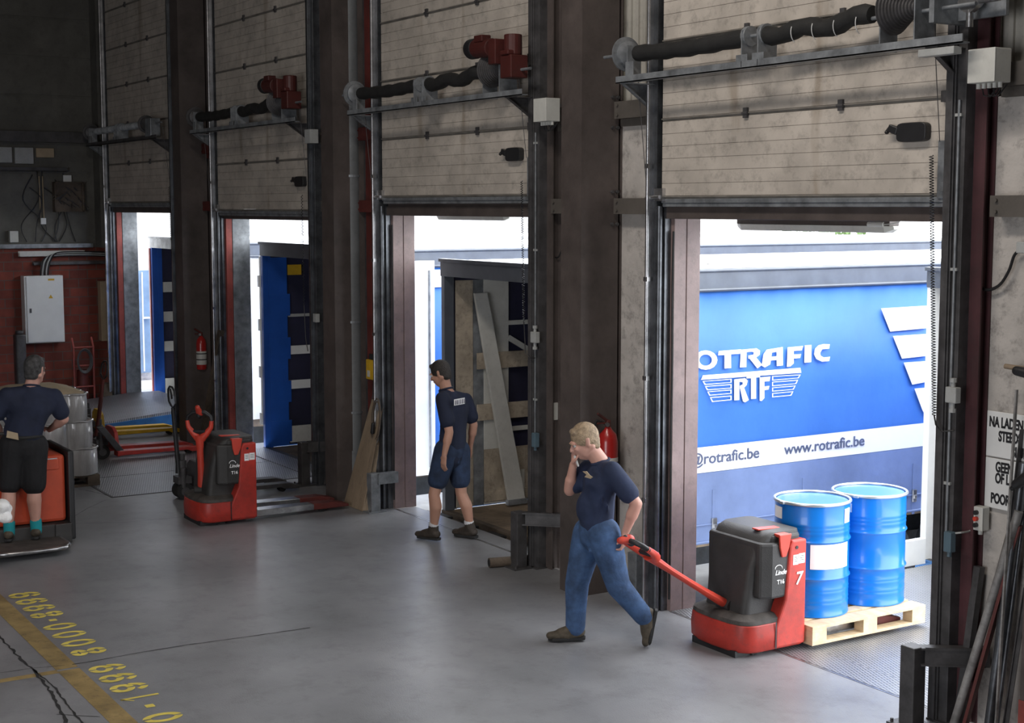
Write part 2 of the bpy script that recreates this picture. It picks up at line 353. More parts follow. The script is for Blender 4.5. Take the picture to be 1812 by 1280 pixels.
# girts (horizontal rails between columns and doors)
i = 0
for n in (5, 4, 3, 2):
    for x0, x1, mm in ((-10.10+DX[n], -9.52+DX[n], 'girt' if n > 3 else 'redpaint'), (-6.18+DX[n-1], -5.58+DX[n-1], 'girt')):
        for z0, z1 in ((3.235, 3.365), (4.02, 4.16)):
            i += 1; b = MB(); b.box(x0, x1, 7.29, 7.395, z0, z1)
            if z0 > 4: b.box(x0, x1, 7.36, 7.398, 3.96, 4.02)
            for sx in (x0+.05, x1-.05):
                for zz in (z0+.03, z1-.03): b.cyl((sx, 7.29, zz), (sx, 7.275, zz), .012, 8)
            struct(b.build('trim_%d' % i, mm))
# ------------------------------------------------------------------ dock doors
SEC = .607
for n in (4, 3, 2, 1):
    d = DX[n]; zb = ZB[n]; P = thing('door_%d' % n, (-7.98+d, 7.28, 0), None, None); struct(P)
    xa, xb = -9.40+d, -6.55+d+RS[n]
    for k in range(5 if n > 1 else 6):
        z0 = zb+k*SEC; m = MB()
        for j in range(6):
            za = z0+.012+j*.097; zc = za+.094
            m.box(xa, xb, 7.255, 7.30, za, zc); m.box(xa+.003, xb-.003, 7.262, 7.295, zc, zc+.003)
        o = m.build('door_section', 'panel', P, bevel=.0022)
        m = MB(); m.box(xa, xb, 7.258, 7.298, z0-.012, z0+.011); m.cyl((xa, 7.248, z0+.004), (xb, 7.248, z0+.004), .006, 6)
        m.build('section_joint', 'panelbar', P)
        if k:
            for q in (.34, .67):
                m = MB(); x = xa+(xb-xa)*q; m.box(x-.022, x+.022, 7.235, 7.256, z0-.035, z0+.04); m.cyl((x-.03, 7.238, z0), (x+.03, 7.238, z0), .012, 8); m.build('hinge', 'darksteel', P)
            m = MB(); m.box(xb-.08, xb+.02, 7.225, 7.256, z0-.03, z0+.04); m.cyl((xb-.02, 7.23, z0), (xb+.07, 7.23, z0), .015, 8); m.build('roller', 'darksteel', P)
    m = MB(); m.box(xa, xb, 7.25, 7.305, zb-.045, zb-.012); m.box(xa, xb, 7.262, 7.295, zb-.075, zb-.045); m.build('bottom_seal', 'galv', P, bevel=.004)
    # frame: header, jamb panels, vertical tracks
    m = MB(); m.box(-9.42+d, -6.42+d, 7.33, 7.62, ZB[4]-.125, ZB[4]-.005) if n != 2 else m.box(-9.42+d, -6.42+d, 7.33, 7.62, 3.13, 3.22)
    m.box(-9.42+d, -6.42+d, 7.31, 7.33, (3.20 if n != 2 else 3.14), (3.30 if n != 2 else 3.24)); m.build('frame_header', 'column', P, bevel=.004)
    if n >= 3:
        m = MB(); m.box(-9.45+d, -9.365+d, 7.36, 7.482, 0, 3.24); m.build('jamb', 'brown', P, bevel=.003)
        m = MB(); m.box(-9.45+d, -9.36+d, 7.486, 7.62, 0, 3.24); m.build('jamb', 'brown', P, bevel=.003)
        m = MB(); m.tube([(-9.37+d+.004*math.sin(z*5+n), 7.352, z) for z in [.1*k for k in range(1, 32)]], .009, 6); m.build('rubber_edge', 'rubber', P)
    else:
        m = MB(); m.box(-9.45+d, -9.355+d, 7.34, 7.425, 0, 3.14 if n == 2 else 3.24); m.build('jamb', 'redjamb', P, bevel=.003)
        m = MB(); m.box(-9.45+d, -9.35+d, 7.43, 7.68, 0, 3.14 if n == 2 else 3.24); m.build('jamb', 'galv', P, bevel=.006)
    m = MB(); m.box(-6.44+d, -6.40+d, 7.38, 7.62, 0, 3.24); m.build('jamb', 'brown' if n > 2 else 'redjamb', P)
    ztop = 6.6
    m = MB(); m.tube([(-9.515+d, 7.20, 0), (-9.515+d, 7.20, ztop)], .017, 10); m.box(-9.52+d, -9.50+d, 7.2, 7.36, 0, ztop)
    for z in (.9, 1.9, 2.7, 3.6): m.box(-9.54+d, -9.49+d, 7.185, 7.22, z, z+.035)
    m.build('cable_conduit', 'bright', P, smooth=True)
    m = MB(); m.box(-9.50+d, -9.44+d, 7.235, 7.37, 0, ztop); m.tube([(-9.435+d, 7.262, 0), (-9.435+d, 7.262, 3.3)], .026, 12); m.box(-9.44+d, -9.41+d, 7.30, 7.36, 0, 3.3)
    m.build('track', 'track', P, smooth=True)
    e = d+RS[n]
    m = MB(); m.box(-6.555+e, -6.535+e, 7.20, 7.37, 0, ztop); m.box(-6.555+e, -6.50+e, 7.185, 7.2, 0, ztop); m.box(-6.505+e, -6.49+e, 7.2, 7.30, 0, ztop); m.box(-6.49+e, -6.42+e, 7.215, 7.37, 0, ztop)
    m.box(-6.56+e, -6.40+e, 7.18, 7.39, 0, .012)
    m.build('track', 'darksteel' if n > 2 else 'track', P, bevel=.003)
    m = MB(); m.box(-6.42+e, -6.33+e, 7.30, 7.312, 0, ztop); m.box(-6.38+e, -6.368+e, 7.31, 7.40, 0, ztop); m.box(-6.42+e, -6.33+e, 7.388, 7.399, 0, ztop)
    m.build('door_post', 'plum' if n == 4 else 'column', P)
    # pull handle and bottom bracket
    hx = xb-(.30 if n > 1 else .10); hz = {4: 3.77, 3: 3.77, 2: 3.59, 1: 3.75}[n]
    m = MB()
    if n > 1:
        pts = []
        for a in range(24):
            t = 2*math.pi*a/24; pts.append((hx+.125*(abs(math.cos(t))**.4)*(1 if math.cos(t) > 0 else -1), hz+.062*(abs(math.sin(t))**.4)*(1 if math.sin(t) > 0 else -1)))
        m.prism(pts, lambda p, q, t: (p, t, q), 7.20, 7.255); m.beam((hx-.12, 7.215, hz+.01), (hx-.19, 7.21, hz+.035), .035, .05); m.cyl((hx-.20, 7.23, hz+.04), (hx-.20, 7.19, hz+.0), .014)
    else: m.box(hx-.05, hx+.05, 7.235, 7.256, hz-.06, hz+.06)
    m.build('pull_handle', 'blackp', P, bevel=.006)
    m = MB(); m.box(xb-.10, xb+.02, 7.235, 7.256, zb-.02, zb+.34); m.box(xb-.05, xb+.05, 7.21, 7.236, zb+.02, zb+.08); m.build('bottom_bracket', 'galv', P, bevel=.003)
    m = MB(); m.box(xa-.06, xa+.05, 7.22, 7.256, zb-.03, zb+.07); m.cyl((xa-.12, 7.22, zb+.0), (xa+.02, 7.22, zb+.0), .016); m.ball((xa-.13, 7.21, zb-.01), .022); m.build('cable_bracket', 'bright', P, smooth=True)
    m = MB(); m.tube([(xb-.06, 7.12, 4.45), (xb-.055, 7.2, zb+.33)], .003, 5); m.tube([(xa-.17, 7.12, 4.45), (xa-.12, 7.2, zb+.02)], .003, 5); m.build('lift_cable', 'darksteel', P)
# ------------------------------------------------------------------ spring shafts over the doors
def shaft(n):
    d = DX[n]; x0, x1 = -9.60+d, -6.16+d; ys = 7.03; zs = 4.49
    lab = {4: 'spring shaft with black wrapped springs and steel gearbox over the right-hand dock door', 3: 'spring shaft with red motor over the dock door where a man enters',
           2: 'door spring shaft with red motor over the dock door left of the grey drain pipe', 1: 'dim door spring shaft with bare springs over the dock door furthest left'}[n]
    T = thing('spring_shaft', (x0, ys, 4.28), lab, 'door mechanism', 'spring shafts over the dock doors')
    m = MB(); m.box(x0-.02, x1+.02, 6.955, 6.963, 4.262, 4.315); m.box(x0-.02, x1+.02, 6.955, 7.02, 4.262, 4.27); m.build('support_rail', 'galv' if n > 1 else 'darksteel', T)
    for q, x in (('l', x0+.02), ('r', x1-.28)):
        m = MB(); y0 = 6.97
        m.prism([(y0, 4.262), (7.33, 4.262), (7.33, 4.02)], lambda p, z, t: (t, p, z), x, x+.008); m.prism([(y0, 4.262), (7.33, 4.02), (7.33, 4.03), (y0+.01, 4.262)], lambda p, z, t: (t, p, z), x-.0, x+.04); m.box(x, x+.10, 6.97, 7.33, 4.254, 4.262); m.box(x, x+.05, 7.325, 7.34, 3.99, 4.27)
        m.build('bracket', 'galv' if q == 'l' else 'darksteel', T)
    m = MB(); m.cyl((x0-.28, ys, zs), (x1+.05, ys, zs), .013, 10); m.build('shaft', 'galv', T, smooth=True)
    xm = x0+1.55
    m = MB()
    if n > 1:
        segs = [(x0+.17, xm-.10, 0), (xm+.10, x1-.78, .02)]
        for a, c, sag in segs:
            pts = [(a+(c-a)*k/14, ys, zs-.005-sag*math.sin(k*.9)-.015*math.sin(k/14*math.pi)+(.03*(k/14) if a > xm else 0)) for k in range(15)]
            rr = [.062+.006*math.sin(k*2.1) for k in range(15)]; m.tube(pts, rr, 14)
        m.build('spring', 'rubber', T, smooth=True)
        if n == 4:
            for k in range(4):
                m = MB(); x = xm+.42+.2*k; m.tube([(x+.01*math.sin(t), ys-.072*math.cos(t*.8-1.2), zs-.02+.072*math.sin(t*.8-1.2)) for t in [.3*j for j in range(8)]], .003, 5); m.build('cable_tie', 'white', T)
    else:
        for a, c in ((x0+.3, xm-.1), (xm+.15, x1-.8)):
            m.tube([(a+(c-a)*k/600, ys+.05*math.cos(k*.5), zs+.05*math.sin(k*.5)) for k in range(600)], .004, 5)
        m.build('spring', 'galv', T)
    for dx in (-.07, .10):
        m = MB(); m.box(xm+dx-.005, xm+dx+.005, 6.955, 7.13, 4.27, 4.53); m.box(xm+dx-.06, xm+dx+.06, 6.957, 6.965, 4.27, 4.36); m.cyl((xm+dx-.02, ys, zs), (xm+dx+.02, ys, zs), .072, 18); m.build('centre_plate', 'galv', T, bevel=.002)
    m = MB(); m.lathe([(.02, -.06), (.10, -.06), (.135, -.05), (.135, -.035), (.10, -.03), (.10, 0), (.04, .03), (.02, .03)], (x0+.06, ys, zs), 'x'); m.build('cable_drum', 'galv' if n > 2 else 'darksteel', T, smooth=True)
    m = MB(); m.box(x0+.11, x0+.12, 6.965, 7.10, 4.27, 4.55); m.box(x0+.10, x0+.2, 6.96, 6.97, 4.27, 4.42); m.build('end_plate', 'galv', T, bevel=.002)
    if n > 1:   # conical high-lift drum with rope grooves
        prof = [(.02, 0)]
        for k in range(12):
            r = .155-.0105*k; prof += [(r, .01+k*.018), (r, .016+k*.018), (r-.011, .02+k*.018)]
        prof += [(.02, .25)]
        m = MB(); m.lathe(prof, (x1-.62, ys, zs+.03), 'x'); m.build('cone_drum', 'darksteel', T, smooth=False)
        m = MB(); m.box(x1-.37, x1-.36, 6.96, 7.15, 4.27, 4.62); m.build('end_plate', 'galv', T, bevel=.002); m = MB(); m.box(x1-.66, x1-.65, 6.965, 7.12, 4.27, 4.45); m.build('end_plate', 'galv', T, bevel=.002)
    else:
        m = MB(); m.lathe([(.02, 0), (.13, 0), (.13, .02), (.10, .025), (.10, .07), (.02, .07)], (x1-.62, ys, zs), 'x'); m.build('cable_drum', 'darksteel', T, smooth=True)
        m = MB(); m.box(x1-.45, x1-.2, 6.95, 7.1, 4.3, 4.56); m.build('gearbox', 'galv', T, bevel=.01)
    if n in (3, 2):
        m = MB(); m.cyl((x1-.70, 6.93, 4.72), (x1-.42, 6.93, 4.70), .085, 20); m.box(x1-.62, x1-.48, 6.85, 6.95, 4.76, 4.82); m.box(x1-.42, x1-.30, 6.88, 7.05, 4.55, 4.77); m.build('motor', 'motorred', T, bevel=.008)
        m = MB(); m.cyl((x1-.80, 6.93, 4.72), (x1-.69, 6.93, 4.72), .092, 20); m.build('fan_cover', 'blackp', T, bevel=.012)
        m = MB(); m.box(x1-.28, x1-.10, 6.92, 7.10, 4.42, 4.62); m.cyl((x1-.19, 7.0, 4.62), (x1-.19, 7.0, 4.80), .08, 18); m.box(x1-.25, x1-.12, 6.9, 7.04, 4.62, 4.66); m.build('gearbox', 'motorred', T, bevel=.01)
    if n == 4:
        m = MB(); m.box(x1-.24, x1-.20, 6.95, 7.25, 4.40, 4.80); m.box(x1-.20, x1+.16, 7.16, 7.19, 4.42, 4.80); m.build('mounting_plate', 'galv', T, bevel=.004)
        m = MB(); m.lathe([(.03, 0), (.075, 0), (.075, .04), (.045, .05), (.045, .09), (.03, .09)], (x1-.02, 7.04, 4.52), 'y'); m.cyl((x1-.10, 7.06, zs+.02), (x1+.2, 7.06, zs+.02), .02); m.cyl((x1-.02, 7.06, 4.36), (x1-.02, 7.06, 4.46), .022, 10); m.build('gearbox', 'bright', T, smooth=True)
        m = MB(); m.box(x1-.30, x1-.02, 6.93, 7.0, 4.20, 4.245); m.build('lamp_housing', 'plastic_grey', T, bevel=.004)
for n in (4, 3, 2, 1): shaft(n)
# ------------------------------------------------------------------ columns
CL = {5: 'brown steel column at the right edge, red near its foot', 4: 'brown steel column behind the fair-haired man, with a fire extinguisher on it',
      3: 'dark brown steel column just left of the grey drain pipe', 2: 'brown steel column with a small fire extinguisher, behind the leaning dark planks', 1: 'dark steel column beside the left brick wall corner'}
for n in (5, 4, 3, 2):
    d = DX[n]+CS[n]; T = thing('steel_column', (-10.3+d, 7.19, 0), CL[n], 'column', 'columns between the dock doors')
    m = MB(); m.box(-10.45+d, -10.15+d, 6.985, 7.0, 0, 9); m.build('front_flange', 'column', T)
    m = MB(); m.box(-10.306+d, -10.294+d, 7.0, 7.385, 0, 9); m.build('web', 'column', T)
    m = MB(); m.box(-10.45+d, -10.15+d, 7.385, 7.399, 0, 9); m.box(-10.166+d, -10.15+d, 7.0, 7.36, 0, 9); m.build('back_flange', 'column', T)
    if n == 5: m = MB(); m.box(-10.455+d, -10.145+d, 6.98, 7.384, .0, .42); m.build('painted_foot', 'redjamb', T)
    if n in (4, 5):
        m = MB()
        for z in (3.15, 3.42, 3.95, 4.2):
            for y in (7.29, 7.34): m.cyl((-10.15+d, y, z), (-10.125+d, y, z), .014, 8)
        m.build('bolt_row', 'darksteel', T)
# corner pier at the left wall
m = MB(); m.box(XL, XL+.35, 7.2, 7.4, 2.62, 9); o = m.build('corner_post', 'clad_shade'); tag(o, 'dim ribbed corner post above the brick wall at the left', 'post')

# ------------------------------------------------------------------ outside
m = MB(); m.box(-70, 30, 7.62, 90, -1.35, -1.2); struct(m.build('ground', 'asphalt', loc=(0, 20, -1.2)))
m = MB(); m.box(-27.2, -26.6, 7.7, 24, -1.2, 3.6)
o = m.build('yard_building', 'stucco'); tag(o, 'pale stucco building outside the leftmost dock door', 'building')
T = thing('yard_door', (-26.58, 8.3, .2), 'blue-grey door with white handle in the pale building outside the leftmost door', 'door')
m = MB(); m.box(-26.6, -26.55, 7.85, 8.70, .25, 2.13); m.build('door_leaf', 'bluedoor', T)
m = MB(); m.box(-26.55, -26.53, 8.56, 8.58, .28, 2.1); m.box(-26.55, -26.48, 8.57, 8.68, 1.25, 1.28); m.build('handle', 'white', T)
T = thing('yard_door_step', (-25.9, 9.0, -1.2), 'white concrete ledge outside below the blue-grey door', 'ledge')
m = MB(); m.box(-26.55, -25.4, 7.85, 12, -1.2, .08); m.build('ledge_block', 'white', T, bevel=.02)
m = MB(); m.box(-26.56, -25.38, 7.83, 12, .08, .11); m.build('ledge_cap', 'white', T, bevel=.01)
# trees
def tree(x, y, r, h, lab, seed):
    rnd = random.Random(seed); T = thing('yard_tree', (x, y, -1.2), lab, 'tree', 'trees beyond the trailers')
    m = MB(); m.limb((x, y, -1.2), (x, y, h-r*.4), .22, .10); m.build('trunk', 'wooddark', T)
    m = MB()
    for k in range(2600):
        a, c = rnd.uniform(0, 6.28), rnd.uniform(-1, 1); q = r*rnd.uniform(.45, 1)**.5; s = math.sqrt(1-c*c)
        p = Vector((x+q*s*math.cos(a), y+q*s*math.sin(a), h-r*.3+q*c*.8)); u = Vector((rnd.uniform(-1, 1), rnd.uniform(-1, 1), rnd.uniform(-1, 1))).normalized(); v = u.orthogonal().normalized(); L = .13
        m.add([p-u*L, p+v*L*.6, p+u*L, p-v*L*.6], [(0, 1, 2, 3)])
    m.build('crown', 'foliage', T)
tree(-62, 30, 4.5, 4.9, 'green tree seen at the top left of the doorway where a man enters', 3)
tree(-42, 37, 4, 4.3, 'green tree seen at the top right of the doorway where a man enters', 4)
tree(-38, 52, 5, 4.6, 'green tree seen at the top right of the right-hand dock doorway', 5)

# ------------------------------------------------------------------ trailers
def trailer(n, x0, x1, y0, top, lab, kind):
    T = thing('box_trailer', ((x0+x1)/2, y0, -1.2), lab, 'trailer', 'trailers docked outside the doors'); y1 = y0+13.0
    z0 = -.02
    m = MB(); m.box(x0+.03, x1-.03, y0, y1, -.14, z0); m.build('trailer_floor', 'wood' if n == 3 else 'wooddark', T)
    m = MB(); m.box(x0, x1, y0-.03, y0+.05, -.22, z0+.01); m.box(x0+.3, x0+.45, y0-.07, y0-.03, -.2, -.06); m.box(x1-.45, x1-.3, y0-.07, y0-.03, -.2, -.06); m.build('rear_sill', 'wooddark' if n == 3 else 'darksteel', T, bevel=.004)
    m = MB(); m.box(x0+.03, x1-.03, y0, y1, top-.05, top); m.build('roof', 'white', T)
    # left and right rear posts and the header
    pm = {4: 'white', 3: 'railgrey', 2: 'bluepanel', 1: 'bluepanel'}[n]
    for xx, dd in ((x0, 1), (x1, -1)):
        m = MB(); m.box(min(xx, xx+dd*.07), max(xx, xx+dd*.07), y0-.02, y0+.10, z0, top-.16); m.box(min(xx-dd*.02, xx+dd*.02), max(xx-dd*.02, xx+dd*.02), y0+.10, y0+.16, z0, top-.16); m.build('rear_post', pm, T, bevel=.006)
    m = MB(); m.box(x0, x1, y0-.03, y0+.10, top-.17, top+.01); m.box(x0-.01, x1+.01, y0-.05, y0+.02, top-.015, top+.02); m.build('rear_header', 'railgrey' if n != 1 else 'galv', T, bevel=.004)
    # side curtains: outer skin with slight waves, inner navy
    for xx, sgn in ((x1, 1), (x0, -1)):
        outer = {4: 'blue', 3: 'blue', 2: 'blue', 1: 'white'}[n] if sgn > 0 else 'blue'
        m = MB(); ny = 120; vs = []; zz = (.0, .62, top-.27)
        zz = (-.02, .35, .635, .90, 1.4, top-.26)
        for j in range(ny+1):
            y = y0+.16+(y1-y0-.3)*j/ny
            for z in zz:
                vs.append((xx+sgn*(.004*math.sin(y*9.0)+.003*math.sin(y*23+z*3)), y, z))
        k = len(zz); fs = [(j*k+i, (j+1)*k+i, (j+1)*k+i+1, j*k+i+1) for j in range(ny) for i in range(k-1)]
        m.add(vs, fs); o = m.build('side_curtain', outer, T, smooth=True); s = o.modifiers.new('t', 'SOLIDIFY'); s.thickness = .006; s.offset = -sgn if False else 0
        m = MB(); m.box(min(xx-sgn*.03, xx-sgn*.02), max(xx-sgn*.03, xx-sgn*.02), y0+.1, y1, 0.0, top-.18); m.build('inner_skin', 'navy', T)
        m = MB(); m.box(xx-.02, xx+.02+.0, y0+.1, y1, top-.27, top-.04)
        m.cyl((xx+sgn*.025, y0+.1, top-.25), (xx+sgn*.025, y1, top-.25), .018, 8); m.cyl((xx+sgn*.02, y0+.1, top-.06), (xx+sgn*.02, y1, top-.06), .018, 8); m.build('curtain_rail', 'railgrey', T, smooth=True)
        if sgn > 0 and n == 3:
            for j in range(9): m = MB(); m.cyl((xx-.12, y0+1.1+.62*j, top), (xx-.12, y0+1.1+.62*j, top+.008), .016, 8); m.build('roof_rivet', 'darksteel', T)
    # underbody
    m = MB(); m.box(x0+.6, x0+.75, y0+.3, y1, -.5, -.14); m.box(x1-.75, x1-.6, y0+.3, y1, -.5, -.14); m.box(x0+.1, x1-.1, y0+.2, y0+.3, -.7, -.55); m.build('chassis', 'tireg', T)
    for yy in (y0+4.2, y0+5.5, y0+6.8):
        for xx in (x0+.05, x1-.35):
            m = MB(); m.lathe([(.2, 0), (.28, 0), (.5, .02), (.52, .06), (.52, .24), (.5, .28), (.28, .3), (.2, .3)], (xx, yy, -.66), 'x'); m.build('wheel', 'tireg', T, smooth=True)
    return T
t4 = trailer(4, -9.62, -7.12, 10.55, 2.72, 'trailer docked at the right-hand door, only its white rear post and sill showing', 0)
t3 = trailer(3, -13.97, -11.47, 7.82, 2.72, 'blue curtain-side trailer with white haulier lettering and wooden slats inside', 1)
t2 = trailer(2, -18.98, -16.42, 7.80, 2.80, 'open trailer with bright blue inner panel and white slats, left of the drain pipe', 2)
t1 = trailer(1, -24.30, -21.6, 8.02, 2.78, 'open trailer with dark blue inner side and slats at the leftmost door', 3)
# interior left sides, visible through the doors (faces toward +X)
def slat(T, xx, y0, y1, z0, z1, m_, nm='slat', dz=0): m = MB(); m.hexa([(xx, y0, z0), (xx+.025, y0, z0), (xx+.025, y0, z1), (xx, y0, z1)], [(xx, y1, z0+dz), (xx+.025, y1, z0+dz), (xx+.025, y1, z1+dz), (xx, y1, z1+dz)]); return m.build(nm, m_, T, bevel=.003)
x = -13.93
slat(t3, x, 7.95, 8.16, 0, 2.5, 'slat', 'corner_board')
slat(t3, x-.004, 8.3, 8.62, 0, 2.5, 'offwhite', 'side_post'); slat(t3, x-.01, 8.16, 8.3, 0, 2.5, 'galv', 'side_post')
slat(t3, x, 8.3, 10.5, 0.02, .62, 'slat', 'side_board'); slat(t3, x+.01, 8.3, 10.5, 0.03, .14, 'slat', 'kick_rail')
for z in (.95, 1.52): slat(t3, x+.03, 8.2, 10.5, z, z+.18, 'slat', 'side_slat')
for z in (.80, 1.99): slat(t3, x-.0, 8.6, 10.5, z, z+.05, 'offwhite', 'curtain_strap')
for y in (8.95,): slat(t3, x+.005, y, y+.07, 0.6, 2.5, 'offwhite', 'curtain_strap')
m = MB(); m.beam((x+.02, 8.62, 1.85), (x+.02, 10.2, .95), .06, .02, (1, 0, 0)); m.build('curtain_strap', 'offwhite', t3)
# leaning aluminium board in the trailer
p0 = atz(903-22-35, 905, 0); bx = x+.16
T = thing('leaning_board', (bx, 8.4, 0), 'long weathered grey board leaning against the slatted side inside the open trailer', 'board')
m = MB(); m.hexa([(bx, 8.52, 0.0), (bx+.04, 8.52, 0.0), (bx+.04, 8.74, 0.0), (bx, 8.74, 0.0)], [(bx-.1, 8.14, 2.36), (bx-.06, 8.14, 2.36), (bx-.06, 8.30, 2.36), (bx-.1, 8.30, 2.36)]); m.build('board_plank', 'offwhite', T, bevel=.004)
m = MB(); m.box(bx-.01, bx+.05, 8.50, 8.75, -.0, .06); m.build('end_cap', 'galv', T)
T = thing('lashing_strap', (x+.12, 8.83, .25), 'small dark lashing handle with pale strap on the trailer side boards', 'strap')
m = MB(); m.limb((x+.08, 8.86, .32), (x+.08, 8.95, .50), .018, .012); m.build('ratchet_handle', 'blackp', T); m = MB(); m.box(x+.05, x+.07, 8.76, 8.80, .02, .36); m.build('strap_webbing', 'offwhite', T)
# ROTRAFIC marks on the curtain of trailer 3
xs = -11.445
PN = [0]
def poly(T, name, pts, m_='textwhite', xo=xs+.0012, th=.002):
    PN[0] += 1; th = .002+.00015*(PN[0] % 14); m = MB(); P3 = [atx(px, py, xo) for px, py in pts]
    m.prism([(p.y, p.z) for p in P3], lambda a, c, t: (t, a, c), xo, xo+th); o = m.build(name, m_, T); fixn(o); return o
def poly_yz(T, name, pts, m_='textwhite', xo=xs, th=.002):
    m = MB(); m.prism(pts, lambda a, c, t: (t, a, c), xo, xo+th); o = m.build(name, m_, T); fixn(o); return o
poly_yz(t3, 'white_band', [(8.0, .635), (20, .635), (20, .895), (8.0, .895)])
poly_yz(t3, 'lower_curtain', [(7.98, -.10), (20.6, -.10), (20.6, .63), (7.98, .63)], 'bluelow', xs-.004, .006)
m = MB(); m.cyl((xs+.01, 8, .1), (xs+.01, 20.6, .1), .008, 6); m.cyl((xs+.01, 8, -.08), (xs+.01, 20.6, -.08), .012, 6); m.build('curtain_hem', 'bluelow', t3)
for yy in (9.53, 10.75, 12.4, 13.9): 
    m = MB(); m.box(xs+.004, xs+.03, yy-.03, yy+.03, .02, .16); m.box(xs+.02, xs+.045, yy-.018, yy+.018, .06, .10); m.build('curtain_buckle', 'bright', t3, bevel=.004)
    m = MB(); m.box(xs+.002, xs+.01, yy-.02, yy+.02, -.12, .45); m.build('buckle_strap', 'bluelow', t3)
# slanted white wing stripes (right)
for A in ([(1559, 546), (1640, 541), (1640, 581), (1575, 587)], [(1580, 595), (1640, 591), (1640, 630), (1596, 635)], [(1599, 642), (1640, 639), (1640, 676), (1614, 681)], [(1618, 688), (1640, 686), (1640, 740), (1632, 726)]):
    poly(t3, 'wing_stripe', A)
def frame_poly(T, name, outer, wpx, m_='textwhite'):   # outline of a quad as four bars
    c = (sum(p[0] for p in outer)/4, sum(p[1] for p in outer)/4)
    for i in range(4):
        a, b_ = outer[i], outer[(i+1) % 4]
        def ins(p):
            dx, dy = c[0]-p[0], c[1]-p[1]; return (p[0]+math.copysign(min(wpx, abs(dx)*.3), dx), p[1]+math.copysign(min(wpx*.8, abs(dy)*.45), dy))
        poly(T, name, [a, b_, ins(b_), ins(a)], m_)
Z = lambda x_, y_: (1220+x_/3.367, 360+y_/3.367)
# RTF emblem
poly(t3, 'emblem_bar', [Z(80, 1025), Z(660, 980), Z(666, 1010), Z(68, 1052)])
for (a, c, e, f) in (((78, 1060), (250, 1046), (250, 1068), (90, 1082)), ((92, 1090), (250, 1078), (250, 1102), (104, 1114)), ((106, 1122), (250, 1110), (250, 1134), (118, 1146)), ((122, 1156), (250, 1146), (250, 1172), (134, 1184))):
    frame_poly(t3, 'emblem_wing', [Z(*a), Z(*c), Z(*e), Z(*f)], 1.7)
for (a, c, e, f) in (((492, 1030), (662, 1020), (650, 1042), (492, 1056)), ((492, 1064), (646, 1052), (636, 1076), (492, 1090)), ((492, 1098), (632, 1086), (620, 1110), (492, 1122)), ((492, 1132), (618, 1120), (606, 1146), (492, 1156))):
    frame_poly(t3, 'emblem_wing', [Z(*a), Z(*c), Z(*e), Z(*f)], 1.7)
def ZP(T, name, pts): return poly(T, name, [Z(*p) for p in pts])
for part in ([(266, 1050), (296, 1048), (296, 1172), (266, 1174)], [(266, 1050), (330, 1042), (346, 1056), (340, 1082), (325, 1098), (300, 1104), (300, 1088), (316, 1080), (318, 1066), (300, 1064), (266, 1070)], [(300, 1098), (322, 1092), (352, 1172), (330, 1186), (318, 1180)],
             [(366, 1034), (396, 1030), (396, 1164), (366, 1166)], [(340, 1030), (420, 1022), (420, 1036), (340, 1044)],
             [(418, 1040), (446, 1038), (446, 1160), (430, 1178), (418, 1176)], [(418, 1038), (482, 1032), (476, 1060), (446, 1062), (418, 1062)], [(440, 1092), (476, 1088), (470, 1110), (440, 1114)]):
    ZP(t3, 'emblem_letter', part)
def ringZ(cx, cy, rx, ry, a0, a1, wd, n=16, sl=0):
    o_ = []; i_ = []
    for k in range(n+1):
        t = R(a0+(a1-a0)*k/n); o_.append((cx+rx*math.cos(t), cy-ry*math.sin(t)+sl*math.cos(t))); i_.append((cx+(rx-wd)*math.cos(t), cy-(ry-wd*.75)*math.sin(t)+sl*math.cos(t)))
    return o_, i_
def arcs(T, *a, **k):
    o_, i_ = ringZ(*a, **k)
    for j in range(len(o_)-1): pass
    m = MB(); n = len(o_); A = [atx(*Z(*p), xs) for p in o_+i_]
    vs = [(xs, p.y, p.z) for p in A]+[(xs+.002, p.y, p.z) for p in A]
    fs = []
    for j in range(n-1):
        fs += [(j, j+1, n+j+1, n+j), (2*n+j, 3*n+j, 3*n+j+1, 2*n+j+1), (j, 2*n+j, 2*n+j+1, j+1), (n+j, n+j+1, 3*n+j+1, 3*n+j)]
    m.add(vs, fs); o = m.build('haulier_letter', 'textwhite', T); fixn(o)
arcs(t3, 96, 934, 70, 58, 0, 360, 32)
for part in ([(175, 880), (306, 870), (300, 896), (170, 906)], [(208, 890), (246, 888), (248, 982), (208, 984)],                                  # T
             [(306, 872), (340, 870), (338, 976), (300, 978)], [(330, 870), (400, 864), (420, 878), (418, 902), (395, 920), (350, 926), (350, 908), (380, 902), (384, 888), (370, 884), (330, 888)], [(352, 918), (388, 908), (432, 962), (404, 984)],   # R
             [(460, 872), (555, 856), (556, 966), (520, 970), (518, 884), (490, 890), (480, 960), (448, 978), (430, 968), (440, 900)], [(470, 916), (530, 910), (530, 932), (470, 938)],  # A
             [(584, 858), (676, 850), (668, 876), (620, 880), (620, 954), (600, 972), (580, 974)], [(610, 902), (664, 898), (658, 922), (610, 926)],   # F
             [(686, 846), (726, 844), (724, 946), (684, 950)],                                                                                       # I
             [(800, 838), (836, 840), (832, 866), (790, 870), (778, 892), (782, 908), (800, 918), (838, 914), (832, 940), (790, 944), (756, 928), (742, 900), (748, 866), (768, 846)]):     # C
    ZP(t3, 'haulier_letter', part)
pa = atx(*(1388, 797), xs+.008); pb = atx(1530, 783, xs+.008)
wt = text('www.rotrafic.be', 'web_address', 'textgrey', t3, (xs+.008, pa.y, .725), (0, 1, 0), (0, 0, 1), .16)
wl = max(v.co.y for v in wt.data.vertices)-min(v.co.y for v in wt.data.vertices)
bpy.data.objects.remove(wt); kx = (pb.y-pa.y)/wl
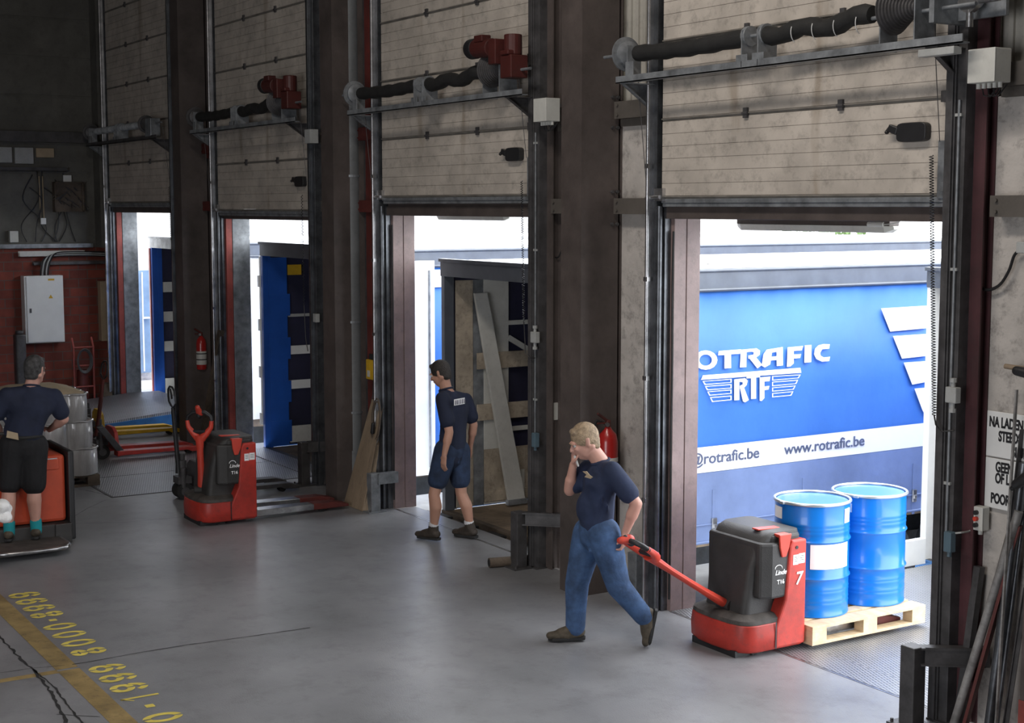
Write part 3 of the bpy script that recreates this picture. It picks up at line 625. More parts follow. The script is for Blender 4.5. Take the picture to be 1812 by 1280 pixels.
text('www.rotrafic.be', 'web_address', 'textgrey', t3, (xs+.008, pa.y, .725), (0, 1, 0), (0, 0, 1), .16, xs=kx)
pc = atx(1344, 800, xs+.008)
text('@rotrafic.be', 'mail_address', 'textgrey', t3, (xs+.008, pc.y, .725), (0, 1, 0), (0, 0, 1), .16, xs=kx, align='RIGHT')
# trailer 2: white stripe below the rail, open rear door folded back
m = MB(); m.box(-16.41, -16.395, 7.98, 20.6, 2.28, 2.53-.03); m.build('white_band', 'textwhite', t2)
T = thing('trailer_rear_door', (-16.33, 8.3, 0), 'white rear door folded back against the trailer, left of the man entering', 'trailer door')
m = MB(); m.box(-16.36, -16.32, 7.87, 9.02, -.1, 2.62); m.build('door_leaf', 'white', T, bevel=.004)
m = MB(); m.cyl((-16.31, 8.94, 0), (-16.31, 8.94, 2.5), .014, 8); m.build('lock_rod', 'galv', T)
# trailer 2 interior left: blue panel with hinge lugs, white slats, yellow label
x = -18.93
m = MB(); m.box(x-.03, x+.03, 7.86, 8.13, 0, 2.6)
for z in (.05, .6, 1.2, 1.8): m.box(x+.03, x+.035, 7.86, 8.17, z, z+.3)
m.build('inner_panel', 'bluepanel', t2)
m = MB()
for z in (.3, .95, 1.6, 2.2): m.box(-19.06, -18.99, 7.76, 7.84, z, z+.16)
m.box(-19.03, -18.985, 7.775, 7.80, .45, 2.62); m.build('door_hinges', 'white', t2, bevel=.004)
for z in (.78, 1.26): slat(t2, x, 8.15, 10.5, z, z+.12, 'white', 'side_slat')
slat(t2, x, 8.15, 10.5, 0.03, .26, 'offwhite', 'side_board'); slat(t2, x-.01, 8.15, 10.5, 1.78, 1.82, 'plastic_grey', 'side_slat')
m = MB(); m.box(x+.03, x+.045, 8.14, 8.34, 2.36, 2.50); m.build('yellow_label', 'yellow', t2)
x = -24.25
m = MB(); m.box(x-.03, x+.03, 8.1, 8.17, 0, 2.6); m.build('inner_panel', 'bluepanel', t1)
for z in (.1, .86, 1.36, 1.86): slat(t1, x, 8.18, 10.8, z, z+.17 if z > .5 else z+.3, 'offwhite', 'side_slat')
m = MB(); m.box(-24.34, -24.29, 7.98, 8.03, 0, 2.6); m.build('marker_strip', 'redjamb', t1)
# vehicle nose seen beside trailer 3
T = thing('parked_van', (-16.2, 11.4, -1.2), 'dark front corner of a parked vehicle outside, low beside the brown door jamb', 'vehicle')
m = MB(); 
prof = [(10.35, -.75), (10.3, -.2), (10.45, .02), (10.9, .12), (11.6, .3), (13, .32), (13, -.75)]
m.prism(prof, lambda a, c, t: (t, a, c), -16.25, -14.7); m.build('body', 'railgrey', T, bevel=.06)
m = MB(); m.box(-16.2, -14.75, 10.27, 10.33, -.35, -.15); m.build('grille', 'blackp', T); m = MB(); m.box(-16.26, -15.9, 10.25, 10.4, -.1, .02); m.build('headlamp', 'bright', T, bevel=.02)
for xx in (-16.26, -14.9):
    m = MB(); m.lathe([(.1, 0), (.33, .0), (.35, .05), (.35, .2), (.1, .2)], (xx, 11.0, -.85), 'x'); m.build('wheel', 'rubber', T, smooth=True)
# raised dock platform outside door 4 and plates
T = thing('loading_plate', (-7.9, 9, 0), 'chequer-plate bridge under the pallet of drums at the right-hand door', 'dock plate', 'dock plates')
m = MB(); m.box(-9.36, -6.45, 7.64, 10.45, -.10, -.002); m.build('chequer_plate', 'plate', T)
m = MB(); m.box(-9.60, -7.1, 10.455, 10.5, -.10, 0.0); m.build('plate_edge', 'dirtyblue', T)
m = MB(); m.box(-9.36, -6.45, 7.37, 7.64, -.1, .001); m.build('hinge_lip', 'plate', T)
T = thing('side_curb', (-9.49, 9.9, -.02), 'white steel curb along the left edge of the chequer plate behind the drums', 'curb')
m = MB(); m.box(-9.52, -9.46, 9.5, 10.44, -.02, .22); m.build('curb_plate', 'white', T, bevel=.004)
for d, (xx, lab) in ((4, (0, 'metal-edged floor slot across the right-hand doorway')), (3, (-PER, 'metal-edged floor slot across the doorway where a man enters'))):
    T = thing('threshold_strip', (-7.98+xx, 7.36, 0), lab, 'threshold', 'threshold slots'); m = MB(); m.box(-9.36+xx, -6.4+xx, 7.345, 7.358, -.01, .003); m.build('edge_strip', 'bright', T)
    m = MB(); m.box(-9.36+xx, -6.4+xx, 7.358, 7.372, -.01, .0015); m.build('slot', 'crack', T)
T = thing('dock_leveller', (-17.6, 6.2, 0), 'dark chequer-plate leveller set in the floor beside the wrapped load', 'dock plate', 'dock plates')
m = MB(); m.box(-18.95, -17.78, 4.93, 7.36, -.05, .004); m.box(-17.76, -16.5, 4.93, 7.36, -.05, .004); m.build('chequer_plate', 'plate', T)
m = MB(); m.box(-18.97, -16.48, 4.90, 4.93, -.05, .005); m.box(-16.5, -16.48, 4.93, 7.36, -.05, .006); m.build('leveller_frame', 'darksteel', T)
m = MB(); m.box(-18.8, -16.2, 7.37, 7.72, -.05, .012); m.build('lip_plate', 'plate', T)
T = thing('dock_leveller', (-22.7, 6.2, 0), 'raised chequer-plate ramp with a blue edge at the leftmost door', 'dock plate', 'dock plates')
m = MB(); m.hexa([(-23.9, 4.93, 0), (-21.45, 4.93, 0), (-21.45, 4.93, .02), (-23.9, 4.93, .02)], [(-23.9, 7.45, .0), (-21.45, 7.45, .0), (-21.45, 7.45, .24), (-23.9, 7.45, .24)]); m.build('ramp_plate', 'plate', T)
m = MB(); m.hexa([(-21.46, 4.93, 0.0), (-21.43, 4.93, 0.0), (-21.43, 4.93, .01), (-21.46, 4.93, .01)], [(-21.46, 7.4, .02), (-21.43, 7.4, .02), (-21.43, 7.4, .19), (-21.46, 7.4, .19)]); m.build('ramp_edge', 'dirtyblue', T)
m = MB(); m.box(-23.9, -21.5, 7.45, 7.95, .20, .24); m.build('lip_plate', 'plate', T)
# ================================================================== OBJECTS
def finish(T, loc, rz=0):
    T.location = loc; T.rotation_euler = (0, 0, rz); PW[T.name] = Matrix.Translation(Vector(loc)) @ Matrix.Rotation(rz, 4, 'Z')
def rrect(x0, x1, y0, y1, r, n=5):
    o = []
    for cx, cy, a in ((x1-r, y1-r, 0), (x0+r, y1-r, 90), (x0+r, y0+r, 180), (x1-r, y0+r, 270)):
        for k in range(n+1): t = R(a+90*k/n); o.append((cx+r*math.cos(t), cy+r*math.sin(t)))
    return o
V3 = lambda a, b_, t: (a, b_, t)
# -------- powered pallet truck (body at -Y end, forks toward +Y)
def power_truck(label, tilt, number=None, L=.84, turn=0, sticker=True):
    T = thing('pallet_truck', (0, 0, 0), label, 'pallet truck', 'powered pallet trucks')
    # chassis with a rounded nose
    nose = [(-.35, .62), (-.35, .16), (-.33, .09), (-.28, .04), (-.18, .01), (0, 0), (.18, .01), (.28, .04), (.33, .09), (.35, .16), (.35, .62)]
    m = MB(); sec = []
    for z, k in ((.035, .93), (.06, .985), (.16, 1.0), (.245, .97)):
        sec.append([(x*k, .31+(y-.31)*k, z) for x, y in nose])
    m.rings(sec); o = m.build('chassis', 'red', T, bevel=.008, smooth=True); fixn(o)
    m = MB(); m.rings([[(x*k, .31+(y-.31)*k, z) for x, y in nose] for z, k in ((.246, .965), (.275, .95), (.30, .80), (.31, .45))]); o = m.build('front_deck', 'deck', T, smooth=True); fixn(o)
    m = MB(); m.box(-.25, .25, .03, .3, .0, .05); m.box(-.05, .05, .12, .28, 0, .05); m.build('underside', 'blackp', T)
    # dark hood: narrower, sloping toward the tiller
    m = MB(); sec = []
    for z, y0, hw in ((.28, .12, .24), (.36, .13, .235), (.62, .16, .25), (.80, .21, .275), (.875, .27, .29), (.905, .33, .28)):
        sec.append([(x, y, z) for x, y in rrect(-hw, hw, y0, .62-.0*z, .06)])
    m.rings(sec); o = m.build('hood', 'hood', T, smooth=True); fixn(o)
    m = MB(); m.prism([(-.335, .30), (-.335, .45), (-.33, .56), (-.31, .565), (.31, .565), (.33, .56), (.335, .45), (.335, .30), (.29, .21), (-.29, .21)], V3, .42, .84); o = m.build('side_cover', 'hood', T, bevel=.03); fixn(o)
    m = MB(); m.prism(rrect(-.31, .31, .30, .62, .07), V3, .80, .885); m.build('top_cap', 'hood', T, bevel=.02)
    # red rear panels with the slanted front edge
    m = MB(); side = [(.33, .05), (.33, .20), (.42, .40), (.44, .62), (.455, .80), (.48, .845), (.62, .845), (.62, .05)]
    m.prism(side, lambda a, c, t: (t, a, c), -.352, .352); o = m.build('battery_case', 'red', T, bevel=.015); fixn(o)
    m = MB(); m.box(.353, .356, .325, .335, .05, .25); m.build('seam', 'blackp', T)
    m = MB(); m.hexa([(.10, .30, .905), (.17, .30, .905), (.17, .52, .895), (.10, .52, .895)], [(.10, .30, .918), (.17, .30, .918), (.17, .52, .908), (.10, .52, .908)])
    m.hexa([(.335, .34, .905), (.345, .34, .83), (.345, .43, .83), (.335, .43, .905)], [(.17, .30, .918), (.352, .34, .83), (.352, .42, .74), (.17, .52, .908)]) if False else m.box(.17, .345, .36, .46, .875, .90)
    m.prism([(.35, .90), (.47, .90), (.45, .80), (.42, .73), (.38, .73), (.36, .80)], lambda a, c, t: (t, a, c), .335, .352)
    m.build('release_handle', 'redbright', T, bevel=.006)
    if sticker:
        m = MB(); m.box(.353, .355, .485, .535, .66, .735); m.box(.353, .355, .54, .60, .665, .74); m.build('sticker', 'textwhite', T)
        m = MB()
        for zz in (.685, .70, .715): m.box(.355, .3556, .495, .527, zz, zz+.004); m.box(.355, .3556, .55, .59, zz+.004, zz+.008)
        m.build('sticker_print', 'textblack', T)
    text('Linde', 'emblem', 'textwhite', T, (.3365, .325, .60), (0, 1, 0), (0, 0, 1), .05, shear=.3)
    m = MB(); m.tube([(.337, .36+.035*math.cos(t), .645+.028*math.sin(t)) for t in [math.pi*k/8 for k in range(9)]], .003, 5); m.build('emblem', 'textwhite', T)
    text('T16', 'model_mark', 'textwhite', T, (.3365, .345, .53), (0, 1, 0), (0, 0, 1), .045)
    if number: text(number, 'fleet_number', 'textwhite', T, (.356, .505, .51), (0, 1, 0), (0, 0, 1), .135, shear=.15)
    m = MB(); m.cyl((.352, .52, .79), (.357, .52, .79), .013, 10); m.build('lift_eye', 'blackp', T)
    # forks
    for s in (-1, 1):
        x0, x1 = (s*.185-.08, s*.185+.08)
        m = MB(); m.prism([(.60, .035), (.60, .20), (.66, .105), (1.25, .10), (1.55, .095), (1.70, .06), (1.70, .035)], lambda a, c, t: (t, a, c), x0+.0, x1); o = m.build('fork', 'bright', T, bevel=.006); fixn(o)
        m = MB(); m.prism([(1.30, .034), (1.30, .104), (1.55, .0985), (1.72, .062), (1.72, .034)], lambda a, c, t: (t, a, c), x0-.002, x1+.002); o = m.build('fork_tip', 'redpaint', T, bevel=.008); fixn(o)
        m = MB(); m.cyl((x0+.03, 1.42, .04), (x1-.03, 1.42, .04), .04, 14); m.build('load_wheel', 'rubber', T, smooth=True)
        m = MB(); m.cyl((s*.24-.03, .2, .045), (s*.24+.03, .2, .045), .045, 14); m.build('castor', 'rubber', T, smooth=True)
    # tiller: pivot at (0,.14,.33); tilt = degrees from vertical toward -Y
    a = R(tilt); piv = Vector((0, .15, .33)); Rz = Matrix.Rotation(R(turn), 3, 'Z'); ax = Rz @ Vector((1, 0, 0)); d = Rz @ Vector((0, -math.sin(a), math.cos(a))); nrm = Rz @ Vector((0, -math.cos(a), -math.sin(a)))
    m = MB(); m.cyl(piv-ax*.07, piv+ax*.07, .05, 14); m.build('tiller_pivot', 'hood', T, smooth=True)
    m = MB()
    pts = [piv+d*(L*t)+nrm*(.015*math.sin(t*3)) for t in (0, .08, .2, .35, .5, .62, .70)]
    m.tube(pts, [.05, .048, .04, .036, .036, .045, .055], 12, flat=.7, side=ax); o = m.build('tiller_arm', 'redbright', T, smooth=True)
    pc = piv+d*(L*.66)
    m = MB()
    for s in (-1, 1):
        m.tube([pc+ax*s*.02, pc+d*.05+ax*s*.07, pc+d*.12+ax*s*.125, pc+d*.19+ax*s*.135], [.045, .035, .026, .022], 10, flat=.9)
    m.build('handle_fork', 'redbright', T, smooth=True)
    m = MB(); m.tube([pc+d*.17+ax*.137, pc+d*.235+ax*.125, pc+d*.275+ax*.07, pc+d*.285, pc+d*.275-ax*.07, pc+d*.235-ax*.125, pc+d*.17-ax*.137], .019, 10)
    m.tube([pc+d*.07+ax*s*.09 for s in (-1, -.5, 0, .5, 1)], .024, 8); m.build('handle_loop', 'blackp', T, smooth=True)
    m = MB(); m.limb(pc+d*.27-nrm*.01, pc+d*.33+nrm*.03, .045, .032, .8); m.build('control_head', 'redbright', T, smooth=True)
    m = MB(); m.limb(pc+d*.24, pc+d*.30, .03, .028); m.build('thumb_switch', 'blackp', T, smooth=True)
    return T
tk = power_truck('scuffed red and dark pallet truck standing empty with its tiller upright', 3, turn=48)
finish(tk, (-14.75, 5.20, 0))
tip = atx(1112, 957, -8.36); vy, vz = tip.y-(6.95+.15), tip.z-.33
tk2 = power_truck('red pallet truck numbered 7 carrying the pallet of blue drums', math.degrees(math.atan2(-vy, vz)), number='7', L=(math.hypot(vy, vz)-.27)/.66)
finish(tk2, (-8.36, 6.95, 0))
for c in [c for c in bpy.data.objects if c.parent == tk2 and c.name.startswith(('emblem',))]: pass
# -------- EPAL pallet with drums
def pallet(label, m_='pine'):
    T = thing('wooden_pallet', (0, 0, 0), label, 'pallet')
    for z0, z1, xs_ in ((.122, .144, (-.4, -.2125, -.0, .2125, .4)),):
        for k, xc in enumerate((-.3275, -.17, 0, .17, .3275)):
            wd = .145 if k in (0, 2, 4) else .10; m = MB(); m.box(xc-wd/2, xc+wd/2, -.6, .6, z0, z1); m.build('deck_board', m_, T, bevel=.002)
    for y in (-.5275, 0, .5275):
        m = MB(); m.box(-.4, .4, y-.0725, y+.0725, .10, .122); m.build('cross_board', m_, T, bevel=.002)
        for xc in (-.35, 0, .35): m = MB(); m.box(xc-.05, xc+.05, y-.0725, y+.0725, .022, .10); m.build('block', m_, T, bevel=.002)
    for xc in (-.35, 0, .35): m = MB(); m.box(xc-.05, xc+.05, -.6, .6, 0, .022); m.build('bottom_board', m_, T, bevel=.002)
    return T
pl = pallet('pale new wooden pallet carrying two blue drums'); finish(pl, (-8.36, 8.20, .03))
def drum(label, seed, lx=0):
    T = thing('steel_drum', (0, 0, 0), label, 'drum', 'blue drums on the pallet'); r = .286; rnd = random.Random(seed)
    prof = [(.01, .012), (r-.01, .012), (r-.004, 0), (r+.004, .004), (r+.004, .018), (r, .025)]
    def rib(z, h=.012, wd=.018):
        return [(r, z-wd), (r+h*.7, z-wd*.4), (r+h, z), (r+h*.7, z+wd*.4), (r, z+wd)]
    def ripple(z): return [(r, z-.01), (r+.003, z), (r, z+.01)]
    for z in (.10, .13): prof += ripple(z)
    for z in (.19, .215): prof += ripple(z)
    prof += rib(.30)
    prof += rib(.585)
    for z in (.65, .68, .71): prof += ripple(z)
    prof += [(r, .86), (r-.008, .865), (r-.01, .85), (.01, .848)]
    m = MB(); m.lathe(prof, n=48); m.build('shell', 'drum', T, smooth=True)
    m = MB(); n = 48; m.tube([((r+.003)*math.cos(2*math.pi*k/n), (r+.003)*math.sin(2*math.pi*k/n), .872) for k in range(n)], .013, 10, closed=True); m.build('clamp_ring', 'drumrim', T, smooth=True)
    m = MB(); m.lathe([(.01, .853), (r-.045, .853), (r-.03, .848), (r-.014, .868)], n=48); m.build('lid', 'drum', T, smooth=True)
    m = MB(); m.box(-.02, .02, -(r+.035), -(r+.01), .862, .884); m.build('clamp_lever', 'drumrim', T, bevel=.003)
    m = MB(); m.hexa([(-.12, -.06, .8535), (.02, -.10, .8535), (.06, .0, .8535), (-.08, .05, .8535)], [(-.12, -.06, .8545), (.02, -.10, .8545), (.06, .0, .8545), (-.08, .05, .8545)]); m.build('lid_label', 'textwhite', T)
    return T
def curved_label(T, name, a0, a1, z0, z1, m_='textwhite', r=.288):
    m = MB(); n = 12; vs = []
    for k in range(n+1):
        a = R(a0+(a1-a0)*k/n)
        for rr, z in ((r, z0), (r+.0015, z0), (r+.0015, z1), (r, z1)): vs.append((rr*math.cos(a), rr*math.sin(a), z))
    fs = [(4*k+j, 4*k+4+j, 4*k+4+(j+1) % 4, 4*k+(j+1) % 4) for k in range(n) for j in range(4)]
    m.add(vs, fs); o = m.build(name, m_, T, smooth=True); fixn(o); return o
d1 = drum('blue steel drum with a big white label, nearer the pallet truck', 1)
curved_label(d1, 'label', -45, 25, .38, .57); curved_label(d1, 'small_label', -120, -95, .74, .83); curved_label(d1, 'small_label', 14, 32, .72, .83)
d2 = drum('blue steel drum without a big label, further from the pallet truck', 2)
curved_label(d2, 'small_label', -112, -98, .74, .81)
finish(d1, (-8.36, 7.95, .174)); finish(d2, (-8.36, 8.565, .174), R(25))
# -------- hand pallet truck
def hand_truck(label, colm, tm, tip='yellow', tiller=True, lean=4):
    T = thing('hand_pallet_truck', (0, 0, 0), label, 'pallet truck')
    for s in (-1, 1):
        x0, x1 = s*.19-.075, s*.19+.075
        m = MB(); m.prism([(.0, .05), (.0, .12), (1.05, .10), (1.18, .06), (1.18, .03), (1.0, .035), (.95, .06), (.05, .06)], lambda a, c, t: (t, a, c), x0, x1); o = m.build('fork', colm, T, bevel=.006); fixn(o)
        m = MB(); m.cyl((x0+.03, .98, .04), (x1-.03, .98, .04), .04, 12); m.build('load_wheel', 'rubber', T, smooth=True)
        m = MB(); m.cyl((s*.07-.03, -.14, .095), (s*.07+.03, -.14, .095), .095, 22); m.build('steer_wheel', 'rubber', T, smooth=True)
        m = MB(); m.cyl((s*.07-.034, -.14, .095), (s*.07+.034, -.14, .095), .05, 16); m.build('wheel_hub', 'darksteel', T, smooth=True)
    m = MB(); m.prism([(-.27, .12), (.27, .12), (.20, .36), (.10, .42), (-.10, .42), (-.20, .36)], lambda a, c, t: (a, t, c), -.02, .03); m.build('fork_frame', colm, T, bevel=.008)
    m = MB(); m.cyl((0, -.14, .10), (0, -.14, .44), .045, 16); m.cyl((0, -.14, .44), (0, -.14, .52), .03, 12); m.box(-.09, .09, -.22, -.06, .18, .26); m.cyl((.08, -.16, .14), (.08, -.16, .36), .03, 12); m.build('pump', 'darksteel', T, bevel=.004)
    if tiller:
        a = R(lean); p = Vector((0, -.18, .30)); d = Vector((0, -math.sin(a), math.cos(a)))
        m = MB(); m.tube([p, p+d*.10, p+d*.75], [.04, .028, .022], 10); m.build('tiller_arm', tm, T, smooth=True)
        q = p+d*.75; m = MB(); m.tube([q+Vector((sx, 0, 0))+d*h for sx, h in ((0, 0), (.06, .02), (.115, .06), (.12, .12), (.10, .20), (.04, .235), (-.04, .235), (-.10, .20), (-.12, .12), (-.115, .06), (-.06, .02))], .012, 8, closed=True); m.build('handle_loop', 'blackp', T, smooth=True)
        m = MB(); m.beam(q+d*.10, q+d*.215+Vector((.03, -.02, 0)), .012, .02); m.build('release_lever', 'blackp', T)
    return T
h1 = hand_truck('hand pallet truck with black tiller behind the parked red truck', 'darksteel', 'blackp'); finish(h1, (-16.02, 5.72, 0))
h2 = hand_truck('long red hand pallet truck lying behind the film-wrapped load', 'red', 'redpaint', lean=-8); finish(h2, (-19.2, 5.72, 0)); h2.scale = (1.15, 1.0, 1)
h3 = hand_truck('yellow-forked hand pallet truck beyond the long red one', 'yellow', 'redpaint', tiller=False); finish(h3, (-20.9, 6.05, 0))
T = thing('backrest_plate', (-19.05, 5.6, 0), 'dark slanted steel plate on the red hand truck behind the wrapped load', 'steel plate')
m = MB(); m.hexa([(-18.92, 5.80, .13), (-18.88, 5.80, .13), (-18.88, 5.70, .13), (-18.92, 5.70, .13)], [(-18.92, 5.55, .46), (-18.88, 5.55, .46), (-18.88, 5.45, .46), (-18.92, 5.45, .46)]); m.build('plate_bar', 'darksteel', T, bevel=.006)
# -------- wrapped load on its pallet
pw = pallet('dark worn pallet under the film-wrapped load', 'wooddark'); finish(pw, (-17.72, 4.42, .0)); pw.scale = (1, 1, .9)
T = thing('wrapped_load', (-17.72, 4.42, .13), 'film-wrapped stack of rolls, three tiers high, in front of the man at left', 'wrapped goods')
def outline(hx, hy, nx, ny, amp):
    pts = []
    def side(p, q, nb, nrm):
        for k in range(nb*6):
            t = k/(nb*6); b_ = abs(math.sin(math.pi*t*nb))**.6*amp; pts.append((p[0]+(q[0]-p[0])*t+nrm[0]*b_, p[1]+(q[1]-p[1])*t+nrm[1]*b_))
    side((hx, -hy), (hx, hy), ny, (1, 0)); side((hx, hy), (-hx, hy), nx, (0, 1)); side((-hx, hy), (-hx, -hy), ny, (-1, 0)); side((-hx, -hy), (hx, -hy), nx, (0, -1))
    return pts
for k in range(3):
    z0 = .135+.325*k; hh = .32; sh = -.03*k if k < 2 else -.065; m = MB(); sec = []
    for t, s in ((0, .985), (.04, 1.0), (.5, 1.005), (.93, 1.0), (1.0, .97)):
        sec.append([(-17.72+x*s, 4.42+sh*.6+y*s, z0+hh*t) for x, y in outline(.385, .555+sh, 3, 4, .055)])
    m.rings(sec); o = m.build('tier', 'wrap', T, smooth=True); fixn(o)
    m = MB(); m.tube([(-17.72+x*1.0, 4.42+sh*.6+y, z0+hh+.004*math.sin(i*1.3)) for i, (x, y) in enumerate(outline(.39, .56+sh, 3, 4, .055))], .012, 6, closed=True); m.build('film_fold', 'wrap', T, smooth=True)
m = MB(); m.rings([[(-17.72+x*s, 4.38+y*s, z) for x, y in rrect(-.40, .40, -.52, .50, .08)] for z, s in ((1.10, 1.0), (1.12, 1.0), (1.14, .93), (1.20, .5))]); o = m.build('cardboard_top', 'card', T, smooth=True); fixn(o)
# -------- stand-on stacker at the left
T = thing('stand_on_truck', (-14.9, 3.45, 0), 'orange-red ride-on pallet truck the man at left stands on', 'pallet truck')
m = MB(); m.box(-15.2, -14.48, 2.95, 3.86, .22, .88); m.build('motor_cover', 'orange', T, bevel=.035)
m = MB(); m.box(-14.49, -14.47, 3.0, 3.80, .74, .86); m.build('cover_lip', 'orange', T, bevel=.008)
m = MB(); m.box(-14.472, -14.466, 3.50, 3.78, .845, .855); m.build('cover_trim', 'bright', T)
for ya in (3.87, 2.88): m = MB(); m.box(-15.25, -14.42, ya, ya+.06, .04, .92); m.build('side_frame', 'blackp', T, bevel=.015)
m = MB(); m.box(-15.25, -14.40, 2.92, 3.89, .04, .215); m.box(-14.45, -14.38, 3.72, 3.88, .02, .215); m.build('base_frame', 'hood', T, bevel=.01)
m = MB(); m.prism(rrect(-14.42, -13.92, 3.02, 3.76, .12), V3, .055, .095); m.build('platform', 'deck', T, bevel=.008)
m = MB(); m.tube([(-14.40, 3.76, .08), (-14.05, 3.76, .08), (-13.95, 3.70, .08), (-13.92, 3.6, .08), (-13.92, 3.18, .08), (-13.95, 3.08, .08), (-14.05, 3.02, .08), (-14.4, 3.02, .08)], .02, 10); m.build('platform_rim', 'bright', T, smooth=True)
m = MB(); m.tube([(-14.55, 3.62, .88), (-14.52, 3.61, .96), (-14.48, 3.585, 1.05)], [.022, .02, .03], 10); m.build('control_lever', 'galv', T, smooth=True)
m = MB(); m.limb((-14.48, 3.585, 1.03), (-14.46, 3.57, 1.10), .04, .035); m.build('lever_knob', 'blackp', T, smooth=True)
m = MB(); m.box(-14.75, -14.5, 3.15, 3.55, .88, 1.02); m.tube([(-14.55, 3.2, 1.0), (-14.42, 3.2, 1.14), (-14.42, 3.52, 1.14), (-14.55, 3.52, 1.0)], .018, 8); m.build('steering_console', 'hood', T, bevel=.01)
for s in (3.15, 3.65):
    m = MB(); m.box(-16.35, -15.25, s-.08, s+.08, .05, .11); m.build('fork', 'bright', T, bevel=.006)
m = MB(); m.cyl((-14.9, 3.3, .09), (-14.9, 3.5, .09), .09, 16); m.build('drive_wheel', 'rubber', T, smooth=True)
p = aty(4, 903, 3.03); T = thing('plastic_bag', (p.x, p.y, p.z-.1), 'crumpled white plastic bag at the left edge by the man\'s leg', 'bag')
m = MB(); rnd = random.Random(5)
for k in range(9): m.ball((p.x+rnd.uniform(-.05, .05), p.y+rnd.uniform(-.13, .03), p.z+rnd.uniform(-.07, .07)), rnd.uniform(.05, .085), (1, 1, .8), 8, 6)
m.tube([(p.x, p.y-.05, p.z+.08), (p.x-.05, p.y-.08, p.z+.2), (p.x-.12, p.y-.1, p.z+.1)], .012, 6); o = m.build('bag_body', 'textwhite', T)
r_ = o.modifiers.new('r', 'REMESH'); r_.mode = 'VOXEL'; r_.voxel_size = .015
# -------- crash barriers
def barrier(x, y, x2, y2, lab, h=.52, col='darksteel', bar=True):
    T = thing('crash_barrier', (x, y, 0), lab, 'barrier', 'crash barriers beside the doors')
    m = MB(); m.box(x-.06, x+.06, y-.055, y+.055, 0, h); m.build('upright', col, T, bevel=.008)
    m = MB(); m.box(x-.11, x+.11, y-.11, y+.10, 0, .012); m.build('foot_plate', col, T)
    for sx, sy in ((-.085, -.085), (.085, -.085)):
        m = MB(); m.cyl((x+sx, y+sy, 0), (x+sx, y+sy, .035), .011, 8); m.build('anchor_bolt', 'darksteel', T)
    if bar: m = MB(); m.beam((x+.08, y+.02, h-.055), (x2+.08, y2, h-.055), .015, .12); m.beam((x+.04, y+.02, h-.005), (x2+.04, y2, h-.005), .09, .012); m.beam((x+.04, y+.02, h-.11), (x2+.04, y2, h-.11), .09, .012); m.build('rail', col, T)
    return T
barrier(-6.44, 7.02, -6.20, 7.36, 'dark steel crash barrier at the bottom right corner')
barrier(-11.28, 7.10, -11.03, 7.38, 'dark steel crash barrier left of the fair-haired man')
barrier(-16.04, 7.08, -15.98, 7.36, 'short rusty crash barrier behind the forks of the parked truck')
barrier(-14.24, 7.10, -14.24, 7.36, 'grey crash barrier post in front of the leaning board', .42, 'galv')
barrier(-9.69, 7.26, -9.69, 7.385, 'grey crash barrier post behind the walking man\'s pulling arm', .44, 'galv')
barrier(-20.2, 7.25, -20.2, 7.38, 'dark crash barrier behind the leaning planks', .42)
T = thing('loose_pipe', (-11.4, 7.1, .05), 'short rusty steel pipe lying on the floor under the crash barrier', 'pipe')
m = MB(); m.tube([(-11.41, 6.86, .045), (-11.30, 7.34, .045)], .045, 16); m.build('pipe_body', 'wooddark', T, smooth=True)
m = MB(); m.cyl((-11.411, 6.855, .045), (-11.409, 6.862, .045), .033, 14); m.build('pipe_bore', 'rubber', T)
T = thing('gap_filler', (-12.8, 7.7, -.2), 'added dark fill with rusty bumps in the gap between the floor and the open trailer with slats', 'gap filler')
m = MB(); m.box(-14.2, -11.4, 7.623, 7.745, -.3, -.05); m.build('gap_fill', 'wooddark', T, bevel=.004)  # added dark box, keeps the gap dark by hiding the bright ground
for k in range(5): m = MB(); m.box(-13.9+k*.55, -13.62+k*.55, 7.63, 7.74, -.05, -.02); m.build('rubber_block', 'rubber', T, bevel=.01)
# -------- drain pipe and conduits
T = thing('drain_pipe', (-15.0, 7.24, 0), 'tall grey round drain pipe left of the second dock door', 'pipe')
m = MB(); m.cyl((-15.0, 7.24, .5), (-15.0, 7.24, 9), .098, 24); m.build('pipe_run', 'pipe', T, smooth=True)
m = MB(); m.cyl((-15.0, 7.24, .0), (-15.0, 7.24, .56), .105, 24); m.build('pipe_foot', 'pipe', T, smooth=True)
for z in (.98, 2.0, 3.62, 4.62):
    m = MB(); m.cyl((-15.0, 7.24, z), (-15.0, 7.24, z+.025), .106, 24); m.box(-15.0, -14.97, 7.24, 7.39, z, z+.025); m.build('pipe_clamp', 'galv', T)
T = thing('steel_stanchion', (-14.83, 7.3, 0), 'dull red narrow steel upright right behind the grey drain pipe', 'post'); m = MB(); m.box(-14.82, -14.72, 7.33, 7.397, 0, 9); m.build('upright', 'redpaint', T)
T = thing('steel_stanchion', (-15.2, 7.3, 0), 'dark upright right beside the column behind the drain pipe', 'post'); m = MB(); m.box(-14.90, -14.84, 7.35, 7.397, 0, 9); m.build('upright', 'darksteel', T)
for xx, lab in ((-6.365, 'thin conduit on the right-hand door post'), (-6.30-PER, 'thin conduit on the door post behind the entering man')):
    T = thing('conduit', (xx, 7.205, 1.2), lab, 'conduit'); m = MB(); m.cyl((xx, 7.205, 1.22), (xx, 7.205, 3.95), .009, 8); m.build('conduit_tube', 'galv', T, smooth=True)
    for z in (1.55, 2.9, 3.85): m = MB(); m.box(xx-.03, xx+.02, 7.20, 7.215, z, z+.018); m.build('clip', 'plastic_grey', T)
